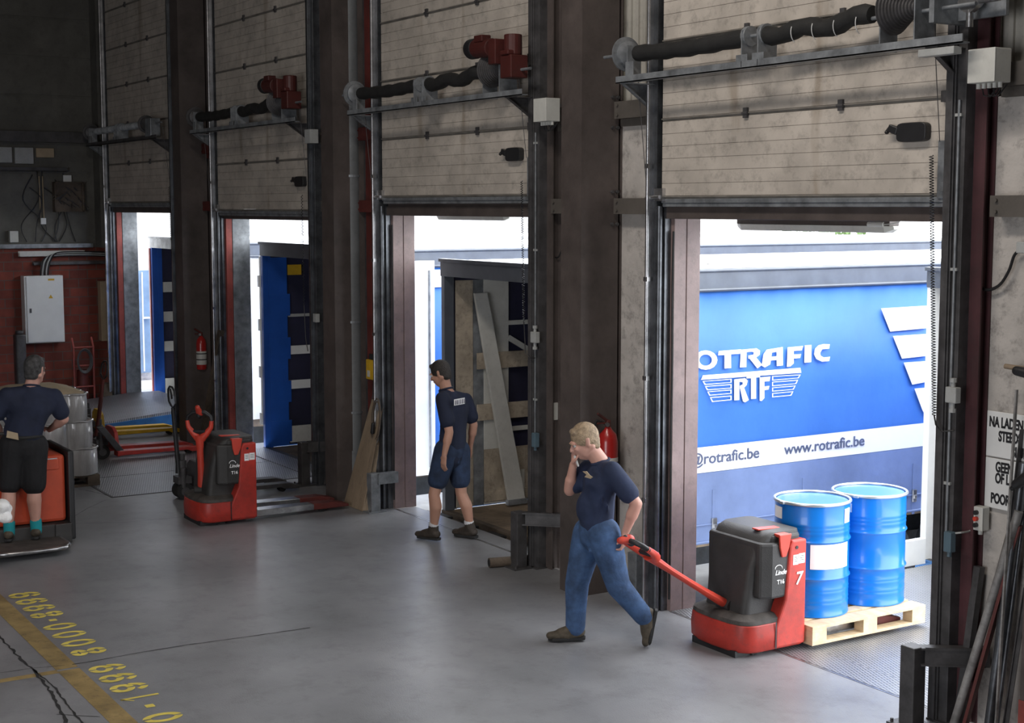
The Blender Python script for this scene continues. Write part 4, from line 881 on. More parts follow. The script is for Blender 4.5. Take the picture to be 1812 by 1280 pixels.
# -------- electric boxes on posts
def jbox(x, y, z, w_, h_, dpt, lab, m_='plastic_grey', glands=0, name='junction_box', cat='electric box', gv=None):
    T = thing(name, (x, y, z), lab, cat, gv)
    m = MB(); m.box(x-w_/2, x+w_/2, y-dpt, y, z-h_/2, z+h_/2); m.build('housing', m_, T, bevel=.006)
    if dpt > .05: m = MB(); m.box(x-w_/2-.002, x+w_/2+.002, y-dpt-.008, y-dpt, z-h_/2, z+h_/2); m.build('lid', m_, T, bevel=.004)
    for k in range(glands):
        xx = x-w_/2+w_*(k+.5)/glands; m = MB(); m.cyl((xx, y-dpt/2, z-h_/2-.03), (xx, y-dpt/2, z-h_/2), .014, 8); m.build('cable_gland', m_, T)
    return T
for dxx, a, c in ((.055, 'white door control box high on the wall at the right edge', 'small grey switch box with glands on the right door post'), (-PER+.12, 'white door control box high on the column right of the second door', 'small grey switch box on the post behind the entering man')):
    T = jbox(-6.15+dxx, 7.22, 4.13, .20, .20, .14, a, 'offwhite', 5)
    m = MB(); m.box(-6.24+dxx, -6.20+dxx, 7.22, 7.398, 4.06, 4.20); m.build('bracket', 'darksteel', T)
    m = MB(); 
    for k in range(3): m.tube([(-6.20+dxx+.04*k, 7.15, 4.0), (-6.19+dxx+.04*k, 7.15, 3.96), (-6.15+dxx+.03*k, 7.16, 3.95), (-6.12+dxx+.03*k, 7.2, 4.02)], .005, 6)
    m.build('cable_loop', 'blackp', T)
    T = jbox(-6.37+dxx, 7.195, 2.13, .085, .10, .05, c)
    m = MB(); m.cyl((-6.37+dxx, 7.17, 2.03), (-6.37+dxx, 7.17, 2.23), .014, 10); m.cyl((-6.37+dxx, 7.17, 2.21), (-6.37+dxx, 7.17, 2.235), .022, 8); m.cyl((-6.37+dxx, 7.17, 2.02), (-6.37+dxx, 7.17, 2.045), .022, 8); m.build('cable_gland', 'plastic_grey', T)
    jbox(-6.36+dxx, 7.195, 1.20, .06, .13, .05, 'small blue-grey limit switch low on the %s' % ('right door post' if dxx > 0 else 'post behind the entering man'), 'teal_box', 1, 'limit_switch', 'switch')
p = aty(565, 598-52, 7.2); jbox(-6.37-2*PER+.24, 7.215, 2.0, .09, .10, .05, 'small grey switch box on the post left of the dark column')
jbox(-6.37-2*PER+.24, 7.215, 4.1, .15, .16, .1, 'pale control box high beside the dark red column')
T = jbox(-6.21, 7.37, 1.35, .085, .15, .06, 'push-button station with red button on the concrete at right', 'offwhite', 1, 'push_button_station', 'switch')
for z, mm in ((1.39, 'blackp'), (1.35, 'redbright'), (1.31, 'blackp')): m = MB(); m.cyl((-6.21, 7.302, z), (-6.21, 7.28, z), .015, 12); m.build('button', mm, T)
T = jbox(-11.10, 7.39, 1.45, .06, .16, .05, 'narrow pale push-button station beside the brown column', 'offwhite', 1, 'push_button_station', 'switch')
for z in (1.49, 1.41): m = MB(); m.cyl((-11.10, 7.33, z), (-11.10, 7.318, z), .013, 12); m.build('button', 'blackp', T)
def cable(name, pts, r, lab, m_='blackp', cat='cable'):
    P = [Vector(p) for p in pts]; out = []
    for i in range(len(P)-1):
        p0, p1, p2, p3 = P[max(i-1, 0)], P[i], P[i+1], P[min(i+2, len(P)-1)]
        for k in range(6): t = k/6; out.append(.5*((2*p1)+(p2-p0)*t+(2*p0-5*p1+4*p2-p3)*t*t+(3*p1-p0-3*p2+p3)*t*t*t))
    out.append(P[-1]); m = MB(); m.tube(out, r, 6); o = m.build(name, m_, smooth=True); tag(o, lab, cat); return o
Yw = lambda px, py, y=7.36: tuple(aty(px, py, y))
cable('hanging_cable', [Yw(1722, 500), Yw(1745, 513), Yw(1768, 505), Yw(1785, 480), Yw(1795, 452), Yw(1808, 440)], .010, 'black cable curving across the concrete at right to a socket')
T = jbox(*[aty(1818, 438, 7.36)[i] for i in (0, 1, 2)], .09, .07, .05, 'grey round socket at the right edge of the photo', 'plastic_grey', 0, 'wall_socket', 'socket')
cable('hanging_cable', [Yw(1733, 150), Yw(1727, 250), Yw(1720, 330), Yw(1712, 400), Yw(1706, 460, 7.3), Yw(1722, 500)], .006, 'thin black cable running down from the white box at right')
cable('hanging_cable', [Yw(970, 430), Yw(978, 452), Yw(988, 455), Yw(995, 440)], .007, 'small black cable loop left of the brown column')
cable('control_cable', [Yw(1678, 945, 7.19), Yw(1700, 943, 7.2), Yw(1716, 940, 7.3), Yw(1728, 930, 7.32)], .006, 'short grey cable to the red push button at right', 'plastic_grey')
# coiled door cords
def coil(p, q, turns, r, lab, tail=None):
    p = Vector(p); q = Vector(q); n = turns*7; pts = []
    for k in range(n+1):
        t = k/n; c = p.lerp(q, t); a = 2*math.pi*turns*t; pts.append(c+Vector((r*math.cos(a), r*math.sin(a), 0)))
    m = MB(); m.tube(pts, .0032, 5)
    if tail: m.tube([q]+[Vector(t) for t in tail], .005, 6)
    o = m.build('coiled_cord', 'blackp', smooth=True); tag(o, lab, 'cord', 'coiled door cords'); return o
coil(aty(1648, 275, 7.18), aty(1653, 735, 7.13), 95, .013, 'black coiled cord hanging at the right-hand dock door', [aty(1656, 752, 7.13), aty(1666, 764, 7.15), aty(1688, 762, 7.18)])
coil(aty(923, 320, 7.18), aty(927, 570, 7.15), 62, .009, 'black coiled cord hanging at the door where a man enters', [aty(930, 625, 7.15), aty(938, 634, 7.17), aty(946, 634, 7.18)])
coil(aty(534, 345, 7.18), aty(538, 540, 7.15), 36, .009, 'wavy cord hanging at the door with the blue-panelled trailer', [aty(541, 600, 7.15), aty(545, 622, 7.15)])
coil(aty(299, 330, 7.18), aty(303, 425, 7.15), 26, .010, 'coiled cord hanging at the leftmost dock door')
# -------- luminaires under the door heads
def luminaire(x0, x1, y, z, lab, n):
    T = thing('tube_lamp', ((x0+x1)/2, y, z), lab, 'lamp', 'dirty tube lamps outside the door heads')
    m = MB(); m.rings([[(xx, y+a, z+c) for a, c in ((-.05, .02), (.05, .02), (.05, .07), (-.05, .07))] for xx in (x0, x0+.02, x1-.02, x1)]); m.build('lamp_housing', 'column', T, bevel=.004)
    m = MB(); m.rings([[(xx, y+a*s, z+.02-c*s) for a, c in ((-.06, 0), (-.045, .05), (.045, .05), (.06, 0))] for xx, s in ((x0-.02, .5), (x0+.05, 1), (x1-.05, 1), (x1+.02, .5))]); m.build('diffuser', 'offwhite', T, bevel=.004)
    m = MB(); m.cyl((x1-.2, y-.05, z+.03), (x1-.05, y-.05, z+.03), .02, 8); m.tube([(x1-.05, y-.05, z+.03), (x1+.03, y-.06, z+.035), (x1+.1, y-.05, z+.05)], .004, 5); m.build('cable_gland', 'offwhite', T)
    m = MB()
    for s in (x0+.2, x1-.2): m = MB(); m.box(s-.01, s+.01, y-.02, y+.02, z+.07, 3.36); m.build('hanger', 'darksteel', T)
luminaire(-9.14, -7.5, 7.86, 3.14, 'dirty cobwebbed tube lamp hanging in the right-hand doorway', 4)
luminaire(-14.10, -12.65, 7.86, 3.185, 'grey tube lamp in the doorway where a man enters', 3)
luminaire(-19.2, -17.0, 7.86, 3.20, 'tube lamp in the doorway with the blue-panelled trailer', 2)
luminaire(-24.0, -22.4, 7.86, 3.24, 'tube lamp in the leftmost dock doorway', 1)
m = MB(); m.box(XL, -6.0, 7.621, 7.95, 3.36, 3.5); struct(m.build('trim_40', 'column'))
# -------- fire extinguishers
def extinguisher(x, y, z, s, lab):
    T = thing('fire_extinguisher', (x, y, z), lab, 'fire extinguisher', 'fire extinguishers on the columns')
    m = MB(); m.lathe([(.03, 0), (.07*s, .005), (.078*s, .03), (.078*s, .40*s), (.065*s, .46*s), (.03*s, .50*s), (.02*s, .52*s)], (x, y, z), n=24); m.build('cylinder', 'red_ext', T, smooth=True)
    m = MB(); m.lathe([(.0785*s, .08*s), (.0795*s, .085*s), (.0795*s, .28*s), (.0785*s, .285*s)], (x, y, z), n=24); m.build('label_band', 'offwhite', T, smooth=True)
    m = MB()
    for zz in (.15, .24): m.lathe([(.0798*s, zz*s), (.0803*s, zz*s+.002), (.0803*s, zz*s+.012), (.0798*s, zz*s+.014)], (x, y, z), n=24)
    m.build('label_print', 'textblack', T)
    m = MB(); m.cyl((x, y, z+.51*s), (x, y, z+.57*s), .022*s, 10); m.beam((x, y, z+.56*s), (x+.02, y-.11*s, z+.63*s), .02, .02); m.beam((x, y, z+.55*s), (x, y-.10*s, z+.55*s), .02, .012); m.build('valve', 'redpaint', T, bevel=.003)
    m = MB(); m.cyl((x+.015, y-.025, z+.54*s), (x+.04, y-.03, z+.54*s), .018, 10); m.build('gauge', 'bright', T)
    m = MB(); m.tube([(x, y-.02, z+.54*s), (x-.04, y-.08*s, z+.57*s), (x-.05, y-.14*s, z+.45*s), (x-.05, y-.13*s, z+.2*s), (x-.04, y-.08*s, z+.06*s)], .011, 8); m.build('hose', 'rubber', T, smooth=True)
extinguisher(-10.06, 7.22, .88, 1.1, 'red fire extinguisher behind the head of the fair-haired man')
extinguisher(-19.82, 7.22, 1.02, .92, 'red fire extinguisher with white label beside the leaning planks')
# -------- signs
def sign(lab, z0, z1, lines, x0=-6.22, x1=-5.50):
    T = thing('wall_sign', ((x0+x1)/2, 7.38, z0), lab, 'sign'); m = MB(); m.box(x0, x1, 7.378, 7.392, z0, z1); m.build('sign_board', 'white', T, bevel=.003)
    for s, x, z in lines: text(s, 'lettering', 'textblack', T, (x, 7.377, z), (1, 0, 0), (0, 0, 1), .088, xs=.60, bold=.035)
sign('white sign on the concrete at right reading NA LADEN STEEDS', 1.745, 2.03, [('NA LADEN', -6.20, 1.935), ('STEEDS', -6.125, 1.85), ('SLUITEN', -6.02, 1.765)])
sign('white sign on the concrete at right reading GEEN, below the other sign', 1.42, 1.735, [('GEEN', -6.14, 1.655), ('OF LE', -6.14, 1.585), ('POORTE', -6.17, 1.455)])
# -------- long bars leaning at the right
def bar(kind, t, b_, yt, w_, h_, m_, lab):
    p = aty(t[0], t[1], yt); q = aty(b_[0], b_[1], yt-.10); q = p+(q-p)*((p.z-.02)/(p.z-q.z))
    m = MB()
    if kind == 'tube': m.tube([q, q.lerp(p, .5), p], w_/2, 14)
    elif kind == 'angle': m.beam(q, p, w_, .006); m.beam(q+Vector((w_/2, 0, 0)), p+Vector((w_/2, 0, 0)), .006, h_)
    else: m.beam(q, p, w_, h_)
    o = m.build('steel_bar' if kind != 'plank' else 'wooden_plank', m_, smooth=(kind == 'tube')); tag(o, lab, 'bar' if kind != 'plank' else 'plank', 'long bars leaning at right' if kind != 'plank' else None); return o
bar('box', (1733, 1003), (1698, 1268), 7.34, .05, .05, 'darksteel', 'short dark square bar leaning on the concrete, leftmost of the leaning bars')
bar('angle', (1800, 880), (1692, 1276), 7.36, .03, .03, 'girt', 'thin dull angle bar leaning just behind the bright pipe at right')
bar('tube', (1803, 905), (1686, 1288), 7.30, .055, .05, 'palesteel', 'worn bright round pipe leaning in the bar pile at right')
bar('box', (1806, 930), (1706, 1290), 7.33, .07, .02, 'redpaint', 'wide rusty brown flat bar leaning behind the bright pipe')
bar('box', (1799, 690), (1762, 1292), 7.26, .018, .012, 'palesteel', 'thin pale strip leaning steeply, topmost in the bar pile at right')
bar('tube', (1812, 820), (1750, 1282), 7.34, .06, .05, 'track', 'thick dark grey pipe leaning at the right edge')
bar('tube', (1812, 905), (1764, 1280), 7.36, .03, .03, 'track', 'thin dark pipe leaning right of the thick grey pipe')
bar('angle', (1814, 1040), (1776, 1290), 7.35, .03, .03, 'darksteel', 'short dark bar leaning against the red-footed column')
bar('box', (1810, 760), (1748, 1275), 7.37, .05, .006, 'darksteel', 'dark flat bar leaning behind the thick grey pipe')
p = aty(1812, 655, 7.25); T = thing('broom_handle', tuple(p), 'short orange wooden handle end poking in at the right edge', 'handle')
m = MB(); m.tube([p+Vector((-.14, 0, .01)), p+Vector((.15, .02, 0))], .016, 10); m.build('handle_rod', 'wood', T, smooth=True); m = MB(); m.limb(p+Vector((-.05, 0, -.01)), p+Vector((.06, 0, -.02)), .03, .035); m.build('grip', 'blackp', T, smooth=True)
p = aty(1806, 850, 7.22); m = MB(); m.limb(p+Vector((-.03, 0, -.03)), p+Vector((.08, 0, .05)), .03, .04); m.limb(p+Vector((-.06, 0, -.06)), p+Vector((-.0, 0, -.01)), .015, .02); o = m.build('work_glove', 'blackp', smooth=True); tag(o, 'black glove hung on the leaning bars at right', 'glove')
# -------- planks and board in the middle
m = MB(); m.hexa([(-14.93, 6.93, 0), (-14.62, 6.97, 0), (-14.56, 7.04, 0), (-14.87, 7.0, 0)], [(-14.60, 7.27, 1.22), (-14.33, 7.30, 1.22), (-14.30, 7.35, 1.20), (-14.58, 7.33, 1.20)])
m = MB(); A0 = atz(607, 893); A1 = atz(641, 906); m.hexa([A0, A1, A1+Vector((.03, .10, 0)), A0+Vector((.03, .10, 0))], [aty(658, 706, 7.26), aty(680, 712, 7.26), aty(680, 712, 7.34), aty(658, 706, 7.34)])
o = m.build('leaning_board', 'wood', bevel=.01); fixn(o); tag(o, 'wide tan board leaning on the wall left of the second door', 'board')
T = thing('cable_coil', tuple(aty(668, 740, 7.2)), 'loop of brown cable hung over the leaning tan board', 'cable')
m = MB()
for s, ph in ((1, 0), (.86, .4)):
    c = aty(668, 745, 7.19); m.tube([c+Vector((.10*s*math.cos(t)+.04*math.sin(t), -.02, .25*s*math.sin(t))) for t in [2*math.pi*k/24+ph for k in range(24)]], .008, 6, closed=True)
m.build('cable_loop', 'wooddark', T, smooth=True); m = MB(); c = aty(659, 757, 7.15); m.limb(c+Vector((0, 0, -.05)), c+Vector((0.02, 0, .04)), .025, .02); m.build('plug', 'blackp', T, smooth=True)
c = aty(668, 652, 7.33); T = thing('yellow_box', tuple(c), 'small yellow box hanging on the wall above the leaning board', 'box')
m = MB(); m.box(c.x-.09, c.x+.09, c.y-.10, c.y, c.z-.12, c.z+.10); m.build('box_body', 'yellow', T, bevel=.01)
m = MB(); m.box(c.x-.05, c.x+.01, c.y-.103, c.y-.1, c.z-.09, c.z-.02); m.build('box_label', 'offwhite', T)
m = MB(); m.box(c.x-.05, c.x+.06, c.y-.08, c.y, c.z+.10, c.z+.16); m.tube([(c.x+.02, c.y-.04, c.z+.16), (c.x+.03, c.y-.04, c.z+.27), (c.x+.05, c.y-.04, c.z+.16)], .006, 6); m.tube([(c.x, c.y-.05, c.z-.12), (c.x-.02, c.y-.05, c.z-.3), (c.x-.03, c.y-.1, c.z-.5)], .006, 6); m.build('hanger', 'blackp', T)
bar('plank', (391, 585), (357, 790), 7.26, .08, .05, 'wooddark', 'brown plank leaning beside the small fire extinguisher')
bar('plank', (394, 612), (368, 792), 7.34, .07, .05, 'darksteel', 'dark plank leaning nearer the doorway by the small extinguisher')
bar('box', (575, 735), (556, 870), 7.33, .05, .03, 'darksteel', 'thin dark bar leaning behind the short crash barrier'); bar('box', (584, 790), (574, 866), 7.35, .02, .02, 'darksteel', 'short thin bar leaning on the dark column behind the parked truck')
# -------- left wall: cabinets, trays, cables
XW = XL+.012
def wallbox(name, t, b_, dep, m_, lab, cat, door=True, xb=None):
    X_ = xb if xb is not None else XL; p = atx(*t, X_+dep); q = atx(*b_, X_+dep); y0, y1 = min(p.y, q.y), max(p.y, q.y); z0, z1 = min(p.z, q.z), max(p.z, q.z)
    T = thing(name, (X_+dep/2, (y0+y1)/2, z0), lab, cat); m = MB(); m.box(X_, X_+dep, y0, y1, z0, z1); m.build('housing', m_, T, bevel=.006)
    if door: m = MB(); m.box(X_+dep, X_+dep+.018, y0+.03, y1-.012, z0+.015, z1-.015); m.build('door', m_, T, bevel=.005)
    return T, (y0, y1, z0, z1)
T, (y0, y1, z0, z1) = wallbox('switch_cabinet', (42, 489), (115, 605), .22, 'white', 'large white electrical cabinet on the red brick wall', 'cabinet')
xf = XL+.24
m = MB(); m.box(xf, xf+.01, y0+.07, y0+.10, (z0+z1)/2-.05, (z0+z1)/2+.02); m.build('lock', 'darksteel', T)
m = MB(); m.box(xf, xf+.003, y0+.38, y0+.48, z1-.08, z1-.05); m.build('cabinet_label', 'yellow', T)
m = MB(); m.prism([(y0+.38, z1-.37), (y0+.45, z1-.37), (y0+.415, z1-.31)], lambda a, c, t: (t, a, c), xf, xf+.003); m.build('hazard_mark', 'yellow', T)
T, (a0, a1, c0, c1) = wallbox('beige_cabinet', (177, 498), (198, 603), .16, 'card', 'narrow beige cabinet on the brick beside the leftmost door', 'cabinet')
wallbox('notice_board', (-6, 260), (22, 288), .05, 'plastic_grey', 'grey framed board high on the left wall, at the picture edge', 'board', False)
T, q = wallbox('notice_board', (26, 261), (60, 290), .06, 'plastic_grey', 'grey box with oval mark high on the left wall', 'board', False)
T, q = wallbox('notice_board', (64, 262), (96, 279), .05, 'card', 'small tan board high on the left wall', 'board', False)
T, (y0, y1, z0, z1) = wallbox('fuse_box', (95, 322), (151, 375), .12, 'wooddark', 'open brown fuse box full of wires on the upper left wall', 'fuse box', False)
m = MB(); m.box(XL+.12, XL+.13, y0+.0, y0+.03, z0, z1); m.box(XL+.12, XL+.16, y0, y0+.015, z0, z1); m.box(XL+.12, XL+.16, y1-.05, y1-.03, z0, z1); m.box(XL+.12, XL+.16, y0, y1, z1-.015, z1); m.box(XL+.12, XL+.16, y0, y1, z0, z0+.015); m.box(XL+.12, XL+.15, y0, y1, (z0+z1)/2-.01, (z0+z1)/2+.01); m.build('frame', 'wooddark', T)
rnd = random.Random(9); m = MB()
for k in range(16):
    ya = rnd.uniform(y0+.06, y1-.08); za = rnd.uniform(z0+.05, z1-.1); m.tube([(XL+.13, ya, za), (XL+.16, ya+rnd.uniform(-.08, .08), za+.06), (XL+.15, ya+rnd.uniform(-.15, .15), za+rnd.uniform(-.05, .05))], .006, 5)
m.build('wires', 'darksteel', T)
wallbox('wall_socket', (112, 310), (127, 322), .06, 'white', 'small white box above the open fuse box', 'socket', False)
wallbox('wall_socket', (72, 386), (82, 397), .06, 'white', 'small white box at the foot of two thin conduits', 'socket', False)
wallbox('wall_siren', (17, 409), (33, 429), .10, 'offwhite', 'small off-white ribbed unit above the cable tray', 'alarm', False)
for k, (px, lab) in enumerate(((72, 'left of the two thin conduits on the dim left wall'), (78, 'right of the two thin conduits on the dim left wall'))):
    p = atx(px-3, 312, XL+.03); q = atx(px, 386, XL+.03); m = MB(); m.cyl(tuple(p), tuple(q), .010, 8); tag(m.build('conduit', 'card', smooth=True), 'thin pale conduit '+lab if False else lab, 'conduit')
def tray(t, b_, lab, h=.08, m_='galv', xx=XL+.10):
    p = atx(*t, xx); q = atx(*b_, xx); m = MB(); m.box(XL, xx, p.y, q.y, p.z, p.z+.006); m.box(xx-.006, xx, p.y, q.y, p.z, p.z+h); m.box(XL, XL+.006, p.y, q.y, p.z, p.z+h)
    n = int((q.y-p.y)/.06)
    for k in range(n): m.box(xx, xx+.002, p.y+.02+k*.06, p.y+.05+k*.06, p.z+h*.35, p.z+h*.65)
    o = m.build('cable_tray', m_); tag(o, lab, 'cable tray', 'cable trays on the left wall'); return o
tray((-8, 441), (165, 441), 'bright perforated cable tray on top of the brick wall', .07, 'galv')
tray((35, 455), (150, 455), 'perforated cable tray right above the white cabinet', .09, 'offwhite')
tray((60, 470), (203, 470), 'lower dark cable tray right of the white cabinet', .05, 'darksteel')
tray((-8, 302), (120, 302), 'dark cable tray high on the left wall', .06, 'darksteel')
m = MB(); m.box(XL, XL+.18, 4.0, 7.2, 4.33, 4.50); tag(m.build('steel_rail', 'darksteel'), 'dark steel rail high across the left wall', 'rail')
for k in range(5):
    y = 6.25+.03*k; cable('cable_bundle', [(XL+.12, y, 2.17), (XL+.16, y, 2.28), (XL+.16, y+.04, 2.42), (XL+.13, y+.16, 2.48+.015*k), (XL+.12, 6.9, 2.49+.015*k), (XL+.12, 7.35, 2.47+.015*k)], .013, 'grey cable bending from the white cabinet into the tray', 'plastic_grey' if k % 2 else 'blackp').__setitem__('group', 'cables above the white cabinet')
rnd = random.Random(11)
for k in range(8):
    y = rnd.uniform(6.1, 7.1); o = cable('wall_cable', [(XL+.03, y, 3.9-rnd.random()*.3), (XL+.04, y+rnd.uniform(-.2, .2), 3.4), (XL+.04, y+rnd.uniform(-.3, .3), 3.0), (XL+.03, y+rnd.uniform(-.3, .3), 2.72)], .008, 'loose dark cable trailing down the dim upper left wall', 'blackp'); o['group'] = 'loose cables on the left wall'
# post, hose cart, planks by the left wall
p = atx(34, 585, XL+.55); m = MB(); m.prism(rrect(-.10, .10, -.085, .085, .05), V3, 0, p.z-.06); m.prism(rrect(-.07, .07, -.06, .06, .04), V3, p.z-.06, p.z); o = m.build('black_bollard', 'darksteel', bevel=.02); o.location = (XL+.55, p.y, 0); tag(o, 'dark rounded steel post rising behind the head of the man at left', 'post')
c = atx(150, 700, XL+.5); T = thing('hose_cart', (c.x, c.y, 0), 'red hand cart with coiled hoses by the brick wall', 'cart')
m = MB()
for s in (-.16, .16): m.tube([(c.x, c.y+s, .05), (c.x, c.y+s, 1.0), (c.x-.1, c.y+s, 1.15)], .018, 8)
for z in (.35, .7, 1.0): m.cyl((c.x, c.y-.16, z), (c.x, c.y+.16, z), .014, 8)
m.box(c.x-.2, c.x, c.y-.18, c.y+.18, .05, .08); m.build('cart_frame', 'redjamb', T, smooth=False)
m = MB()
for k in range(4): m.tube([(c.x+.04+.012*k, c.y+(.10+.008*k)*math.cos(t), .78+(.17+.01*k)*math.sin(t)) for t in [2*math.pi*j/20 for j in range(20)]], .010, 6, closed=True)
m.build('hose_coil', 'darksteel', T, smooth=True)
m = MB(); m.cyl((c.x-.1, c.y, .08), (c.x-.1, c.y, .62), .09, 16); m.build('gas_bottle', 'redpaint', T, smooth=True)
for s in (-.2, .2): m = MB(); m.cyl((c.x-.1, c.y+s-.02, .1), (c.x-.1, c.y+s+.02, .1), .1, 16); m.build('wheel', 'rubber', T, smooth=True)
bar('plank', (190, 678), (190, 722), 7.2, .16, .04, 'wooddark', 'pale upright plank end between brick wall and leftmost door')
# -------- floor markings
T = thing('floor_numbers', (-11, 3, 0), 'yellow stencilled numbers 0-1999 8000-8999 on the floor at lower left', 'floor marking')
W_, H_ = .085, .262
def seg_ring(cx, cy, rx, ry, a0, a1, wd=.042, n=14):
    m = MB(); vs = []
    for k in range(n+1):
        t = R(a0+(a1-a0)*k/n)
        for f in (0, 1): vs.append((cx+(rx-f*wd)*math.cos(t), cy+(ry-f*wd*1.25)*math.sin(t)))
    return vs
def glyph(ch, X, Y):   # local u to the right, v up; on the floor right = -X, up = -Y
    strips = []; polys = []
    if ch == '0': strips = [seg_ring(0, 0, W_, H_/2, 98, 262), seg_ring(0, 0, W_, H_/2, -82, 82)]
    if ch == '8':
        for c_, ry in ((.068, .062), (-.062, .070)): strips += [seg_ring(0, c_, W_*.92, ry, 100, 260, n=9), seg_ring(0, c_, W_*.92, ry, -80, 80, n=9)]
    if ch == '9':
        strips = [seg_ring(0, .045, W_, .086, 98, 262), seg_ring(0, .045, W_, .086, -82, 82)]
        strips += [seg_ring(-.01, .0, W_+.01, H_/2, -78, -8), seg_ring(-.01, .0, W_, H_/2, -150, -98, n=6)]
    if ch == '1': polys = [[(-.012, -.13), (.016, -.13), (.016, .13), (-.012, .13)], [(.0, .13), (.018, .13), (-.05, .05), (-.06, .06)]]
    if ch == '-': polys = [[(-.03, -.03), (.03, -.03), (.03, .03), (-.03, .03)]]
    for s in strips:
        m = MB(); n = len(s)//2; vs = [(X-u, Y-v, .0025) for u, v in s]; m.add(vs, [(2*k, 2*k+1, 2*k+3, 2*k+2) for k in range(n-1)]); o = m.build('stencil_stroke', 'ynum', T); fixn(o)
    for s in polys:
        m = MB(); m.add([(X-u, Y-v, .0025) for u, v in s], [(0, 1, 2, 3)]); o = m.build('stencil_stroke', 'ynum', T); fixn(o)
for ch, X in zip('9998-0008999'+'1-0', (-12.68, -12.44, -12.20, -11.96, -11.77, -11.56, -11.30, -11.04, -10.78, -10.31, -10.06, -9.81, -9.57, -9.36, -9.10)): glyph(ch, X, 3.0)
m = MB(); m.box(-22, -10.46, 2.678, 2.832, .0008, .0015); tag(m.build('painted_line', 'yline'), 'worn yellow line on the floor, upper left length', 'floor marking')
m = MB(); m.box(-10.42, -5, 2.678, 2.832, .0008, .0015); tag(m.build('painted_line', 'yline'), 'worn yellow line on the floor, lower length at the bottom edge', 'floor marking')
m = MB(); m.box(-10.46, -10.38, 1.0, 2.678, .0008, .0015); tag(m.build('painted_line', 'yline'), 'narrow yellow cross line meeting the wide yellow line at lower left', 'floor marking')
rnd = random.Random(21)
def crack(pts, w_, lab, z=.0019):
    m = MB(); out = []
    for i in range(len(pts)-1):
        p, q = Vector(pts[i]), Vector(pts[i+1]); n = max(2, int((q-p).length/.05))
        for k in range(n): c_ = p.lerp(q, k/n); out.append((c_, (q-p).normalized()))
    vs = []
    for k, (c_, d_) in enumerate(out):
        s = Vector((-d_.y, d_.x)); j = rnd.uniform(-.5, .5)*w_; h = w_*rnd.uniform(.25, .8)
        vs += [(c_.x+s.x*(j+h), c_.y+s.y*(j+h), z), (c_.x+s.x*(j-h), c_.y+s.y*(j-h), z)]
    m.add(vs, [(2*k, 2*k+1, 2*k+3, 2*k+2) for k in range(len(out)-1)]); o = m.build('floor_crack', 'crack'); fixn(o); tag(o, lab, 'crack')
g = lambda px, py: tuple(atz(px, py))[:2]
crack([g(-5, 1123), g(30, 1160), g(57, 1185), g(90, 1225), g(110, 1262), g(118, 1285)], .018, 'wide dark crack running down the floor at lower left')
crack([g(57, 1185), g(95, 1215), g(120, 1250), g(150, 1285)], .012, 'second dark crack branching right at lower left')
crack([g(-5, 1192), g(60, 1183), g(128, 1177)], .008, 'dark joint line crossing the cracks at lower left')
crack([g(128, 1177), g(240, 1157), g(330, 1142), g(420, 1130), g(560, 1110)], .009, 'thin dark floor joint from the yellow line toward the middle')
crack([g(100, 1265), g(150, 1268), g(190, 1270)], .006, 'short fine crack near the bottom left corner')
crack([g(140, 866), g(170, 872), g(200, 880)], .008, 'fine floor joint in front of the wrapped pallet'); crack([g(130, 915), g(155, 900), g(190, 884)], .005, 'thin curved floor crack before the dark chequer plate')
crack([g(120, 927), g(220, 925), g(330, 915)], .004, 'faint floor joint left of the parked pallet truck')
